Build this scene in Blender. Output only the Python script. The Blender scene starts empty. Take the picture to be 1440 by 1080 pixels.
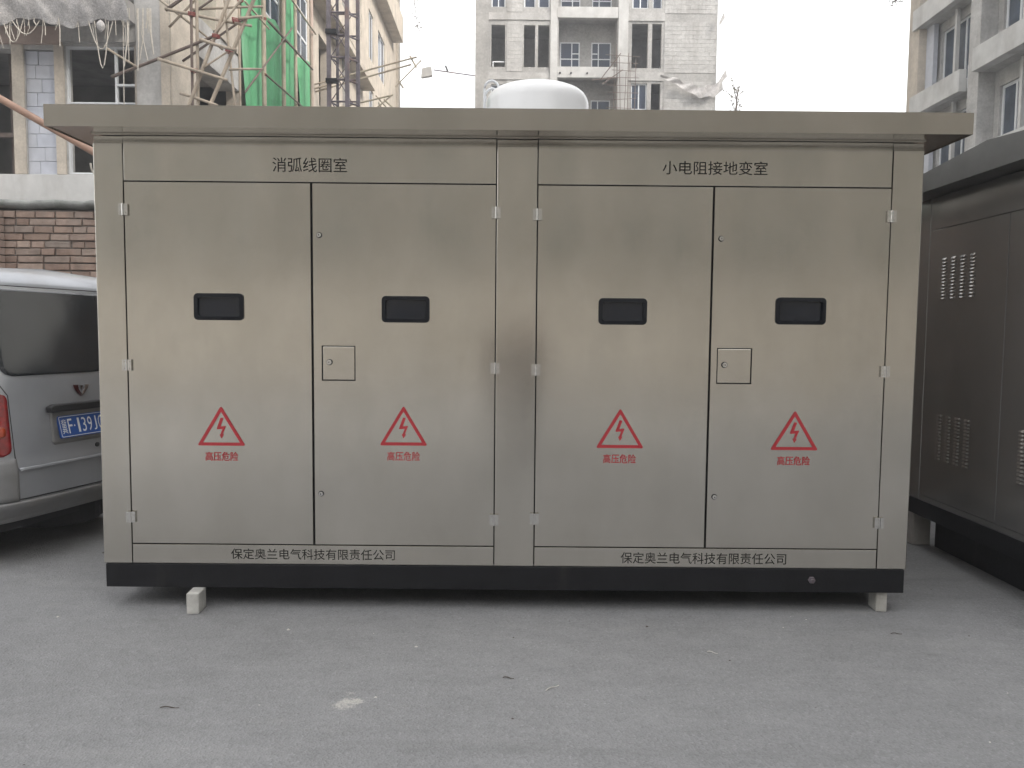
import bpy, bmesh, math, random
from math import sin, cos, pi, radians
from mathutils import Vector, Matrix
random.seed(7)
S = bpy.context.scene
COL = S.collection

# ------------------------------------------------------------------ camera, sky, sun, exposure
def make_camera():
    pitch, roll, yaw = 0.0679, -0.0089, 0.0023
    def rot(v):                       # world direction -> camera (right, up, forward)
        x, y, z = v
        x, y = cos(yaw)*x - sin(yaw)*y, sin(yaw)*x + cos(yaw)*y
        d, u = cos(pitch)*y - sin(pitch)*z, sin(pitch)*y + cos(pitch)*z
        return Vector((cos(roll)*x - sin(roll)*u, sin(roll)*x + cos(roll)*u, -d))
    cols = [rot(v) for v in ((1, 0, 0), (0, 1, 0), (0, 0, 1))]
    R = Matrix(cols)                  # rows = images of the world axes = camera-to-world
    cam = bpy.data.cameras.new('camera'); o = bpy.data.objects.new('camera', cam)
    COL.objects.link(o)
    o.matrix_world = Matrix.Translation((0.0167, -4.1436, 1.5317)) @ R.to_4x4()
    cam.sensor_width = 36; cam.lens = 27.0; cam.clip_end = 3000
    S.camera = o
make_camera()
SUN_EL, SUN_AZ = radians(34), radians(118)      # azimuth clockwise from +y: from the right, a little behind the camera
W = bpy.data.worlds.new('World'); S.world = W; W.use_nodes = True
nt = W.node_tree; bg = nt.nodes['Background']
sky = nt.nodes.new('ShaderNodeTexSky'); sky.sky_type = 'NISHITA'; sky.sun_disc = False
sky.sun_elevation = SUN_EL; sky.sun_rotation = SUN_AZ; sky.air_density = 1.3; sky.dust_density = 5.0; sky.ozone_density = 1.0
hs = nt.nodes.new('ShaderNodeHueSaturation'); hs.inputs['Saturation'].default_value = 0.22
mxw = nt.nodes.new('ShaderNodeMixRGB'); mxw.inputs[0].default_value = 0.5; mxw.inputs[2].default_value = (11, 11, 11, 1)
nt.links.new(sky.outputs[0], hs.inputs['Color']); nt.links.new(hs.outputs[0], mxw.inputs[1])
nt.links.new(mxw.outputs[0], bg.inputs[0]); bg.inputs[1].default_value = 0.13
sl = bpy.data.lights.new('sun', 'SUN'); sl.energy = 1.4; sl.angle = radians(12); sl.color = (1, .93, .83)
so = bpy.data.objects.new('sun', sl); COL.objects.link(so)
sd = Vector((sin(SUN_AZ)*cos(SUN_EL), cos(SUN_AZ)*cos(SUN_EL), sin(SUN_EL)))
so.rotation_euler = sd.to_track_quat('Z', 'Y').to_euler()
S.view_settings.view_transform = 'Standard'; S.view_settings.look = 'None'
S.view_settings.exposure = 1.25; S.view_settings.gamma = 1; S.view_settings.use_curve_mapping = False
S.cycles.max_bounces = 8; S.cycles.glossy_bounces = 4; S.cycles.transparent_max_bounces = 8

# ------------------------------------------------------------------ materials
MATS = {}
def mat(name, col, rough=.8, metal=0, var=0, vscale=3, stretch=(1, 1, 1), bump=0, bscale=40, coat=0, spec=.5,
        aniso=0, rand=None, stain=None, detail=6, objvar=0, fine=None, wave=None, trans=0):
    m = bpy.data.materials.new(name); m.use_nodes = True; MATS[name] = m
    n = m.node_tree.nodes; l = m.node_tree.links; b = n['Principled BSDF']
    b.inputs['Roughness'].default_value = rough; b.inputs['Metallic'].default_value = metal
    b.inputs['Specular IOR Level'].default_value = spec
    b.inputs['Coat Weight'].default_value = coat; b.inputs['Coat Roughness'].default_value = .08
    if aniso: b.inputs['Anisotropic'].default_value = aniso
    c4 = (*col, 1)
    b.inputs['Base Color'].default_value = c4
    geo = n.new('ShaderNodeNewGeometry'); mp = n.new('ShaderNodeMapping'); mp.inputs['Scale'].default_value = stretch
    l.new(geo.outputs['Position'], mp.inputs[0])
    out = None
    def mix(a, bcol, fac, mode='MIX'):
        x = n.new('ShaderNodeMixRGB'); x.blend_type = mode
        if isinstance(a, tuple): x.inputs[1].default_value = a
        else: l.new(a, x.inputs[1])
        if isinstance(bcol, tuple): x.inputs[2].default_value = bcol
        else: l.new(bcol, x.inputs[2])
        if isinstance(fac, float): x.inputs[0].default_value = fac
        else: l.new(fac, x.inputs[0])
        return x.outputs[0]
    def noise(sc, det=6, ro=.6, src=None):
        t = n.new('ShaderNodeTexNoise'); t.inputs['Scale'].default_value = sc; t.inputs['Detail'].default_value = det
        t.inputs['Roughness'].default_value = ro; l.new(src or mp.outputs[0], t.inputs['Vector']); return t.outputs['Fac']
    def ramp(src, a, b_, ca=(0, 0, 0, 1), cb=(1, 1, 1, 1)):
        r = n.new('ShaderNodeValToRGB'); r.color_ramp.elements[0].position = a; r.color_ramp.elements[1].position = b_
        r.color_ramp.elements[0].color = ca; r.color_ramp.elements[1].color = cb; l.new(src, r.inputs[0]); return r.outputs[0]
    cur = c4
    if rand:
        oi = n.new('ShaderNodeObjectInfo'); r = n.new('ShaderNodeValToRGB'); e = r.color_ramp.elements
        while len(e) < len(rand): e.new(.5)
        for i, q in enumerate(rand): e[i].position = i/(len(rand)-1); e[i].color = (*q, 1)
        r.color_ramp.interpolation = 'LINEAR'
        if objvar:
            l.new(noise(objvar, 0), r.inputs[0])
        else: l.new(oi.outputs['Random'], r.inputs[0])
        cur = r.outputs[0]
    if var:
        v = ramp(noise(vscale, detail), .3, .72)
        dark = tuple(max(0, 1-var) for _ in range(3))+(1,); lite = (1+var*.5,)*3+(1,)
        cur = mix(cur, mix(dark, lite, v), 1.0, 'MULTIPLY')
    if fine:
        v = ramp(noise(fine[0], 2, .7), .35, .65)
        cur = mix(cur, mix((1-fine[1],)*3+(1,), (1+fine[1],)*3+(1,), v), 1.0, 'MULTIPLY')
    if stain:
        scol, sscale, lo, hi, amt = stain
        st = n.new('ShaderNodeMapping'); st.inputs['Scale'].default_value = (1, 1, .22); l.new(geo.outputs['Position'], st.inputs[0])
        v = ramp(noise(sscale, 5, .65, st.outputs[0]), lo, hi, cb=(amt,)*3+(1,))
        cur = mix(cur, (*scol, 1), v)
    if not isinstance(cur, tuple): l.new(cur, b.inputs['Base Color'])
    if bump:
        bn = n.new('ShaderNodeBump'); bn.inputs['Strength'].default_value = min(1, bump); bn.inputs['Distance'].default_value = .004 if not wave else wave
        l.new(noise(bscale, 4, .6), bn.inputs['Height']); l.new(bn.outputs[0], b.inputs['Normal'])
    if trans: b.inputs['Transmission Weight'].default_value = trans
    m['out'] = 1
    return m

def steel(name, col, rough, wav=.006, streak=0):
    """brushed stainless sheet: soft waviness of thin sheet, fine vertical grain"""
    m = mat(name, col, rough, 1); n = m.node_tree.nodes; l = m.node_tree.links; b = n['Principled BSDF']
    geo = n.new('ShaderNodeNewGeometry')
    def noise(sc, stretch, det=2, ro=.5):
        mp = n.new('ShaderNodeMapping'); mp.inputs['Scale'].default_value = stretch; l.new(geo.outputs['Position'], mp.inputs[0])
        t = n.new('ShaderNodeTexNoise'); t.inputs['Scale'].default_value = sc; t.inputs['Detail'].default_value = det
        t.inputs['Roughness'].default_value = ro; l.new(mp.outputs[0], t.inputs['Vector']); return t.outputs['Fac']
    w = noise(1.3, (1.5, 1.5, .45), 1)
    g = noise(30, (1, 1, 14), 3, .7)           # horizontal brush grain
    b1 = n.new('ShaderNodeBump'); b1.inputs['Strength'].default_value = 1; b1.inputs['Distance'].default_value = wav; l.new(w, b1.inputs['Height'])
    b2 = n.new('ShaderNodeBump'); b2.inputs['Strength'].default_value = .12; b2.inputs['Distance'].default_value = .0006
    l.new(g, b2.inputs['Height']); l.new(b1.outputs[0], b2.inputs['Normal']); l.new(b2.outputs[0], b.inputs['Normal'])
    mr = n.new('ShaderNodeMapRange'); mr.inputs['To Min'].default_value = rough-.05; mr.inputs['To Max'].default_value = rough+.07
    sm = n.new('ShaderNodeMath'); sm.operation = 'MULTIPLY'; l.new(noise(2.4, (1, 1, 1), 5, .6), sm.inputs[0])
    if streak: 
        sk = n.new('ShaderNodeMapRange'); sk.inputs['To Min'].default_value = .36; sk.inputs['To Max'].default_value = .64; l.new(noise(7, (4, 4, .25), 3, .5), sk.inputs['Value']); l.new(sk.outputs[0], sm.inputs[1])
    else: sm.inputs[1].default_value = .5
    m2 = n.new('ShaderNodeMath'); m2.operation = 'MULTIPLY_ADD'; l.new(sm.outputs[0], m2.inputs[0]); m2.inputs[1].default_value = 2.0; m2.inputs[2].default_value = 0
    l.new(m2.outputs[0], mr.inputs['Value']); mr.inputs['To Min'].default_value = rough-.05; mr.inputs['To Max'].default_value = rough+.07; l.new(mr.outputs[0], b.inputs['Roughness'])
    # handling smudges and faint grime in the colour of the film itself
    r = n.new('ShaderNodeValToRGB'); r.color_ramp.elements[0].position = .38; r.color_ramp.elements[1].position = .68
    r.color_ramp.elements[0].color = (col[0]*.93, col[1]*.93, col[2]*.92, 1); r.color_ramp.elements[1].color = (*[c*1.04 for c in col], 1)
    l.new(noise(3.1, (1, 1, .6), 6, .62), r.inputs[0])
    mx = n.new('ShaderNodeMixRGB'); mx.blend_type = 'MULTIPLY'; mx.inputs[0].default_value = 1
    r2 = n.new('ShaderNodeMapRange'); r2.inputs['To Min'].default_value = .96; r2.inputs['To Max'].default_value = 1.04
    l.new(noise(22, (1, 1, 20), 3, .7), r2.inputs['Value'])
    l.new(r.outputs[0], mx.inputs[1]); l.new(r2.outputs[0], mx.inputs[2]); l.new(mx.outputs[0], b.inputs['Base Color'])
    return m

steel('steel', (.66, .63, .57), .165, .013, 1)
steel('steel_roof', (.52, .49, .44), .19, .005)
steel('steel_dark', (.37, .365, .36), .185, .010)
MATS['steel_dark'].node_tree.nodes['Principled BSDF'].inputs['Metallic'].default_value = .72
mat('roof_dark', (.15, .15, .145), .6, .3, var=.2, vscale=4)
mat('gap_dark', (.012, .012, .012), .7)
mat('steel_bright', (.78, .77, .74), .22, 1, var=.15, vscale=60)
mat('base_black', (.009, .009, .011), .5, spec=.3, var=.35, vscale=6, bump=.3, bscale=60, stain=((.06, .055, .05), 5, .6, .85, .4))
mat('rubber_black', (.006, .007, .010), .45, spec=.25)
mat('window_glass', (.008, .011, .018), .04, spec=.5)
mat('print_black', (.012, .011, .010), .7, spec=.2)
mat('print_red', (.42, .025, .035), .55, var=.12, vscale=40)
mat('concrete', (.42, .40, .375), .9, var=.30, vscale=1.1, bump=.6, bscale=14, stain=((.20, .19, .18), .9, .52, .75, .6), fine=(18, .06))
mat('concrete_tower', (.40, .39, .375), .92, var=.26, vscale=.7, bump=.6, bscale=8, stain=((.22, .21, .20), .9, .5, .72, .7), fine=(9, .14))
mat('concrete_white', (.56, .555, .54), .9, var=.2, vscale=1.9, stain=((.33, .31, .29), 1.5, .5, .76, .65), bump=.4, bscale=20)
mat('concrete_raw', (.30, .29, .28), .92, var=.35, vscale=2, bump=.8, bscale=14)
mat('plaster_cream', (.53, .47, .395), .9, var=.24, vscale=2.0, bump=.4, bscale=25, stain=((.30, .265, .23), 1.7, .5, .74, .65), fine=(24, .08))  # cream wall colour, also holding the warm sunlight of the flank faces
mat('plaster_grey', (.46, .45, .435), .9, var=.24, vscale=2.2, bump=.4, bscale=25, stain=((.25, .235, .22), 1.4, .5, .74, .7), fine=(14, .09))
mat('plaster_pink', (.44, .34, .29), .9, var=.25, vscale=2.5, bump=.5, bscale=20)
mat('block_grey', (.50, .52, .58), .9, var=.12, vscale=5, bump=.4, bscale=40, rand=[(.46, .48, .54), (.52, .535, .59), (.48, .495, .54), (.55, .56, .61)])
mat('brick', (.3, .12, .08), .9, var=.35, vscale=9, bump=1, bscale=45, rand=[(.27, .19, .15), (.37, .27, .215), (.32, .225, .18), (.43, .325, .265), (.26, .21, .18), (.41, .34, .285), (.35, .25, .205)], stain=((.30, .27, .24), 5, .52, .75, .5))
mat('brick_far', (.3, .12, .08), .9, var=.35, vscale=9, bump=1, bscale=45, objvar=5, rand=[(.27, .19, .15), (.37, .27, .215), (.26, .21, .18), (.41, .34, .285)], stain=((.30, .27, .24), 5, .52, .75, .5))
mat('mortar', (.20, .175, .155), .95, var=.3, vscale=8, bump=.8, bscale=40)
mat('coping', (.26, .265, .25), .95, var=.4, vscale=6, bump=1, bscale=30, stain=((.06, .075, .05), 4, .5, .68, .7))
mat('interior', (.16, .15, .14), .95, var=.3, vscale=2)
mat('window_white', (.72, .74, .76), .4, var=.08, vscale=6)
mat('pane_blue', (.035, .05, .085), .12, spec=.22, var=.3, vscale=.8)
mat('pane_room', (.08, .10, .13), .12, spec=.5, var=.6, vscale=1.5)
mat('net_green', (.10, .36, .17), .75, var=.28, vscale=1.3, stretch=(1, 1, .3), bump=.9, bscale=7, stain=((.24, .44, .28), 1.6, .5, .7, .6), fine=(26, .10))
mat('net_grey', (.50, .48, .47), .9, var=.28, vscale=7, bump=1, bscale=60, fine=(50, .25))
mat('bamboo', (.44, .37, .29), .75, var=.35, vscale=5, stretch=(1, 1, .5), bump=.5, bscale=30, stain=((.26, .19, .15), 3, .5, .7, .6))
mat('bamboo_dark', (.17, .13, .11), .8, var=.35, vscale=5)
mat('tie_red', (.26, .07, .06), .8)
mat('mast_steel', (.17, .15, .17), .7, .2, var=.4, vscale=6, stain=((.26, .14, .09), 5, .5, .7, .7))
mat('pipe_copper', (.36, .22, .155), .5, .15, var=.3, vscale=6, bump=.5, bscale=30, coat=.2)
mat('tank_white', (.80, .80, .80), .35, var=.05, vscale=2, coat=.3)
mat('rope', (.52, .48, .42), .9, var=.2, vscale=20)
mat('van_paint', (.37, .385, .415), .32, .35, var=.10, vscale=3, coat=.7, stain=((.27, .255, .235), 2.2, .52, .8, .45))
mat('van_paint_low', (.23, .23, .235), .5, .2, var=.18, vscale=4, coat=.2, stain=((.22, .20, .18), 3, .45, .7, .6))
mat('van_glass', (.018, .021, .025), .05, spec=.75, var=.2, vscale=3)
mat('van_trim', (.02, .02, .022), .5)
mat('lamp_red', (.26, .008, .010), .12, coat=.8, var=.5, vscale=16)
mat('lamp_amber', (.42, .06, .02), .12, coat=.8, var=.4, vscale=20)
mat('chrome', (.62, .60, .60), .18, 1)
mat('emblem_red', (.16, .05, .05), .25, .8)
mat('plate_blue', (.016, .085, .36), .4, var=.15, vscale=20)
mat('plate_white', (.75, .78, .82), .5)
mat('tyre', (.016, .016, .017), .85, bump=.5, bscale=60)
mat('alloy', (.35, .35, .36), .4, .8)
mat('block_white', (.50, .49, .46), .9, var=.3, vscale=12, bump=.9, bscale=50, stain=((.3, .28, .24), 9, .5, .7, .6))
mat('twig', (.12, .09, .07), .9)
mat('leaf_dry', (.14, .12, .07), .9, var=.4, vscale=20)
mat('litter_pale', (.50, .48, .44), .9)
mat('litter_dark', (.07, .055, .045), .9)
mat('wall_beige', (.68, .625, .55), .9, var=.16, vscale=.6, bump=.4, bscale=12)
mat('facade_brown', (.40, .365, .315), .9, var=.2, vscale=.4)
mat('facade_window', (.10, .13, .12), .1, spec=.7)
mat('leaf_green', (.07, .10, .04), .8, var=.4, vscale=3)
mat('bark', (.09, .07, .055), .9)

def asphalt():
    m = mat('asphalt', (.2, .2, .2), .92); n = m.node_tree.nodes; l = m.node_tree.links; b = n['Principled BSDF']
    geo = n.new('ShaderNodeNewGeometry')
    def noise(sc, det=4, ro=.6, st=(1, 1, 1), loc=(0, 0, 0)):
        mp = n.new('ShaderNodeMapping'); mp.inputs['Scale'].default_value = st; mp.inputs['Location'].default_value = loc
        l.new(geo.outputs['Position'], mp.inputs[0])
        t = n.new('ShaderNodeTexNoise'); t.inputs['Scale'].default_value = sc; t.inputs['Detail'].default_value = det
        t.inputs['Roughness'].default_value = ro; l.new(mp.outputs[0], t.inputs['Vector']); return t.outputs['Fac']
    def ramp(s, stops):
        r = n.new('ShaderNodeValToRGB'); e = r.color_ramp.elements
        while len(e) < len(stops): e.new(.5)
        for i, (p, v) in enumerate(stops): e[i].position = p; e[i].color = (v, v, v, 1) if not isinstance(v, tuple) else (*v, 1)
        l.new(s, r.inputs[0]); return r.outputs[0]
    def mul(a, c):
        x = n.new('ShaderNodeMixRGB'); x.blend_type = 'MULTIPLY'; x.inputs[0].default_value = 1; l.new(a, x.inputs[1]); l.new(c, x.inputs[2]); return x.outputs[0]
    def over(a, colr, f):
        x = n.new('ShaderNodeMixRGB'); l.new(a, x.inputs[1]); x.inputs[2].default_value = (*colr, 1); l.new(f, x.inputs[0]); return x.outputs[0]
    base = ramp(noise(.55, 5, .55), [(.3, (.194, .194, .197)), (.7, (.248, .248, .252))])
    base = mul(base, ramp(noise(4, 6, .7, (1, 2.2, 1)), [(.25, .88), (.75, 1.10)]))
    vo = n.new('ShaderNodeTexVoronoi'); vo.inputs['Scale'].default_value = 110; l.new(geo.outputs['Position'], vo.inputs['Vector'])
    rgbbw = n.new('ShaderNodeRGBToBW'); l.new(vo.outputs['Color'], rgbbw.inputs[0])
    base = mul(base, ramp(rgbbw.outputs[0], [(.1, .84), (.45, .99), (.75, 1.02), (1, 1.24)]))
    base = mul(base, ramp(noise(420, 2, .8), [(.3, .87), (.7, 1.13)]))
    # tyre scuffs running across the yard
    base = over(base, (.115, .115, .115), ramp(noise(1.1, 5, .6, (.18, 2.6, 1), (2, 5, 0)), [(.60, 0), (.78, .40)]))
    base = over(base, (.29, .288, .28), ramp(noise(1.3, 5, .6, (.25, 2.2, 1), (6, 1, 0)), [(.60, 0), (.80, .45)]))
    # dusty patches and scuffs
    base = over(base, (.30, .295, .28), ramp(noise(1.6, 7, .75, (.7, 2.2, 1), (4, 2, 0)), [(.60, 0), (.74, .45)]))
    base = over(base, (.36, .355, .34), ramp(noise(7, 8, .8, (.8, 3, 1), (1, 7, 0)), [(.68, 0), (.76, .55)]))
    base = over(base, (.085, .083, .08), ramp(noise(2.3, 7, .7, (1, 1.6, 1), (9, 3, 0)), [(.62, 0), (.74, .35)]))
    # spilled pale cement: star-like blot
    mp = n.new('ShaderNodeMapping'); mp.vector_type = 'POINT'; mp.inputs['Location'].default_value = (.635, 1.07, 0); l.new(geo.outputs['Position'], mp.inputs[0])
    ln = n.new('ShaderNodeVectorMath'); ln.operation = 'MULTIPLY'; ln.inputs[1].default_value = (1, 1.05, 0); l.new(mp.outputs[0], ln.inputs[0])
    le = n.new('ShaderNodeVectorMath'); le.operation = 'LENGTH'; l.new(ln.outputs[0], le.inputs[0])
    ma = n.new('ShaderNodeMath'); ma.operation = 'MULTIPLY_ADD'; l.new(noise(13, 8, .8), ma.inputs[0]); ma.inputs[1].default_value = .42; l.new(le.outputs['Value'], ma.inputs[2])
    base = over(base, (.46, .44, .41), ramp(ma.outputs[0], [(.225, .75), (.268, 0)]))
    l.new(base, b.inputs['Base Color'])
    bn = n.new('ShaderNodeBump'); bn.inputs['Strength'].default_value = .8; bn.inputs['Distance'].default_value = .003
    l.new(vo.outputs['Distance'], bn.inputs['Height'])
    b2 = n.new('ShaderNodeBump'); b2.inputs['Strength'].default_value = .6; b2.inputs['Distance'].default_value = .01
    l.new(noise(9, 6, .7), b2.inputs['Height']); l.new(bn.outputs[0], b2.inputs['Normal']); l.new(b2.outputs[0], b.inputs['Normal'])
    return m
asphalt()

# ------------------------------------------------------------------ helpers
def tag(o, label=None, cat=None, group=None, kind=None):
    if label: o['label'] = label
    if cat: o['category'] = cat
    if group: o['group'] = group
    if kind: o['kind'] = kind
    return o
def thing(name, loc, label, cat, group=None, rotz=0):
    o = bpy.data.objects.new(name, None); COL.objects.link(o); o.location = loc; o.rotation_euler = (0, 0, rotz)
    o.empty_display_size = .2
    return tag(o, label, cat, group)
def root_loc(p):
    while p.parent: p = p.parent
    return Vector(p.location)
class MB:
    def __init__(s): s.v = []; s.f = []
    def box(s, x0, x1, y0, y1, z0, z1):
        b = len(s.v)
        s.v += [(x0, y0, z0), (x1, y0, z0), (x1, y1, z0), (x0, y1, z0), (x0, y0, z1), (x1, y0, z1), (x1, y1, z1), (x0, y1, z1)]
        s.f += [tuple(b+i for i in q) for q in ((3, 2, 1, 0), (4, 5, 6, 7), (0, 1, 5, 4), (1, 2, 6, 5), (2, 3, 7, 6), (3, 0, 4, 7))]
        return s
    def tube(s, pts, r, n=8, r1=None, cap=True):
        pts = [Vector(p) for p in pts]; b = len(s.v); N = len(pts)
        for i, p in enumerate(pts):
            d = (pts[min(i+1, N-1)] - pts[max(i-1, 0)]).normalized()
            a = d.cross(Vector((0, 0, 1)) if abs(d.z) < .95 else Vector((1, 0, 0))).normalized(); c = d.cross(a)
            rr = r if r1 is None else r+(r1-r)*i/(N-1)
            for k in range(n):
                t = 2*pi*k/n; s.v.append(tuple(p + a*(cos(t)*rr) + c*(sin(t)*rr)))
        for i in range(N-1):
            for k in range(n):
                s.f.append((b+i*n+k, b+i*n+(k+1) % n, b+(i+1)*n+(k+1) % n, b+(i+1)*n+k))
        if cap:
            s.f.append(tuple(b+k for k in range(n))[::-1]); s.f.append(tuple(b+(N-1)*n+k for k in range(n)))
        return s
    def prism(s, poly, axis, a0, a1):
        """poly: 2D points; extruded along axis ('y' -> poly is (x,z); 'x' -> (y,z); 'z' -> (x,y))"""
        b = len(s.v); n = len(poly)
        for a in (a0, a1):
            for (p, q) in poly:
                s.v.append({'y': (p, a, q), 'x': (a, p, q), 'z': (p, q, a)}[axis])
        s.f.append(tuple(range(b, b+n))); s.f.append(tuple(range(b+n, b+2*n))[::-1])
        for i in range(n): j = (i+1) % n; s.f.append((b+i, b+n+i, b+n+j, b+j))
        return s
    def grid(s, fn, nu, nv):
        b = len(s.v)
        for i in range(nu+1):
            for j in range(nv+1): s.v.append(tuple(fn(i/nu, j/nv)))
        for i in range(nu):
            for j in range(nv):
                a = b+i*(nv+1)+j; s.f.append((a, a+nv+1, a+nv+2, a+1))
        return s
    def build(s, name, m, parent=None, local=False, bevel=0, smooth=False, origin=None, mesh_only=False):
        off = Vector(origin) if origin else (Vector((0, 0, 0)) if (parent is None or local) else root_loc(parent))
        me = bpy.data.meshes.new(name)
        me.from_pydata([tuple(Vector(v)-off) for v in s.v], [], s.f)
        bm = bmesh.new(); bm.from_mesh(me); bmesh.ops.recalc_face_normals(bm, faces=bm.faces); bm.to_mesh(me); bm.free()
        me.materials.append(MATS[m] if isinstance(m, str) else m)
        if smooth: me.polygons.foreach_set('use_smooth', [True]*len(me.polygons))
        o = bpy.data.objects.new(name, me); COL.objects.link(o)
        if parent is not None: o.parent = parent
        if origin: o.location = Vector(origin) - (root_loc(parent) if parent is not None and not local else Vector((0, 0, 0)))
        if bevel:
            bv = o.modifiers.new('bevel', 'BEVEL'); bv.width = bevel; bv.segments = 2; bv.limit_method = 'ANGLE'; bv.angle_limit = radians(35)
            bv.harden_normals = False
        return o
def copy_part(o, parent, loc, scale=None, rot=None):
    c = o.copy(); COL.objects.link(c); c.parent = parent; c.location = loc
    if scale: c.scale = scale
    if rot: c.rotation_euler = rot
    return c
def rrect(x0, x1, z0, z1, r, n=5):
    P = []
    for cx, cz, a in ((x1-r, z1-r, 0), (x0+r, z1-r, 90), (x0+r, z0+r, 180), (x1-r, z0+r, 270)):
        for k in range(n+1):
            t = radians(a+90*k/n); P.append((cx+r*cos(t), cz+r*sin(t)))
    return P
def smooth_by_angle(o, deg=40):
    me = o.data
    bm = bmesh.new(); bm.from_mesh(me)
    for f in bm.faces: f.smooth = True
    for e in bm.edges:
        if len(e.link_faces) == 2 and e.calc_face_angle(0) > radians(deg): e.smooth = False
    bm.to_mesh(me); bm.free()

def lettering(name, text, x0, x1, z0, z1, y, m, parent, thin=0, local_xform=None, vertical_fit=True):
    c = bpy.data.curves.new(name, 'FONT'); c.body = text; c.size = 1; c.extrude = 0; c.resolution_u = 3; c.offset = thin
    t = bpy.data.objects.new(name, c); COL.objects.link(t); bpy.context.view_layer.update()
    me = bpy.data.meshes.new_from_object(t.evaluated_get(bpy.context.evaluated_depsgraph_get()))
    bpy.data.objects.remove(t); bpy.data.curves.remove(c)
    vs = [v.co.copy() for v in me.vertices]
    ax, bx = min(v.x for v in vs), max(v.x for v in vs); ay, by = min(v.y for v in vs), max(v.y for v in vs)
    off = root_loc(parent) if local_xform is None else Vector((0, 0, 0))
    for v, w in zip(me.vertices, vs):
        p = Vector((x0+(w.x-ax)/(bx-ax)*(x1-x0), y, z0+(w.y-ay)/(by-ay)*(z1-z0)))
        v.co = (local_xform(p) if local_xform else p) - off
    me.materials.clear(); me.materials.append(MATS[m])
    o = bpy.data.objects.new(name, me); COL.objects.link(o); o.parent = parent
    return o

# ------------------------------------------------------------------ ground
def ground():
    mb = MB(); n = 60
    mb.v = [(-400, -400, 0), (400, -400, 0), (400, 400, 0), (-400, 400, 0)]; mb.f = [(0, 1, 2, 3)]
    o = mb.build('ground', 'asphalt'); tag(o, kind='structure')
ground()

# ------------------------------------------------------------------ walls with openings
def wall_grid(mb, axis, p0, p1, u0, u1, z0, z1, holes):
    """wall slab between p0..p1 along its normal; u is x (axis 'y') or y (axis 'x'); holes = [(ua,ub,za,zb)]"""
    us = sorted({u0, u1, *[min(max(h[0], u0), u1) for h in holes], *[min(max(h[1], u0), u1) for h in holes]})
    for a, b in zip(us, us[1:]):
        if b-a < 1e-4: continue
        mid = (a+b)/2
        hz = sorted([(h[2], h[3]) for h in holes if h[0] < mid < h[1]])
        z = z0
        for (za, zb) in hz:
            if za > z+1e-4: (mb.box(a, b, p0, p1, z, za) if axis == 'y' else mb.box(p0, p1, a, b, z, za))
            z = max(z, zb)
        if z < z1-1e-4: (mb.box(a, b, p0, p1, z, z1) if axis == 'y' else mb.box(p0, p1, a, b, z, z1))
    return mb
def window(parent, axis, p, u0, u1, z0, z1, bars_u=(), bars_z=(), t=.045, pane='pane_blue', frame='window_white', part_bars=(), depth=.06, glass=True, sill=False):
    """glazed window as part 'window_frame' with sub-part 'pane'; p = plane of the frame front"""
    mb = MB()
    def bx(a, b, c, d):
        if axis == 'y': mb.box(a, b, p, p+depth, c, d)
        else: mb.box(p-depth if p > 0 else p-depth, p, a, b, c, d) if axis == 'xl' else mb.box(p, p+depth, a, b, c, d)
    bx(u0, u0+t, z0, z1); bx(u1-t, u1, z0, z1); bx(u0+t, u1-t, z0, z0+t); bx(u0+t, u1-t, z1-t, z1)
    xs = [u0+t]+[u0+(u1-u0)*k for k in bars_u]+[u1-t]
    for k in bars_u: c = u0+(u1-u0)*k; bx(c-t/2, c+t/2, z0+t, z1-t)
    for k in bars_z:
        c = z0+(z1-z0)*k
        for i, (a, b) in enumerate(zip(xs, xs[1:])):
            aa = a if i == 0 else a+t/2; bb = b if i == len(xs)-2 else b-t/2
            bx(aa, bb, c-t*.5, c+t*.5)
    for (ua, ub, zz) in part_bars:
        bx(u0+(u1-u0)*ua+t/2, u0+(u1-u0)*ub-t, z0+(z1-z0)*zz-t*.5, z0+(z1-z0)*zz+t*.5)
    o = mb.build('window_frame', frame, parent)
    if glass:
        g = MB(); q = p+depth*.55 if axis != 'xl' else p-depth*.55
        if axis == 'y': g.box(u0+t*.4, u1-t*.4, q, q+.008, z0+t*.4, z1-t*.4)
        else: g.box(q, q+.008, u0+t*.4, u1-t*.4, z0+t*.4, z1-t*.4)
        go = g.build('pane', pane, None, origin=None)
        for v in go.data.vertices: v.co -= root_loc(parent)
        go.parent = o
    return o

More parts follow.
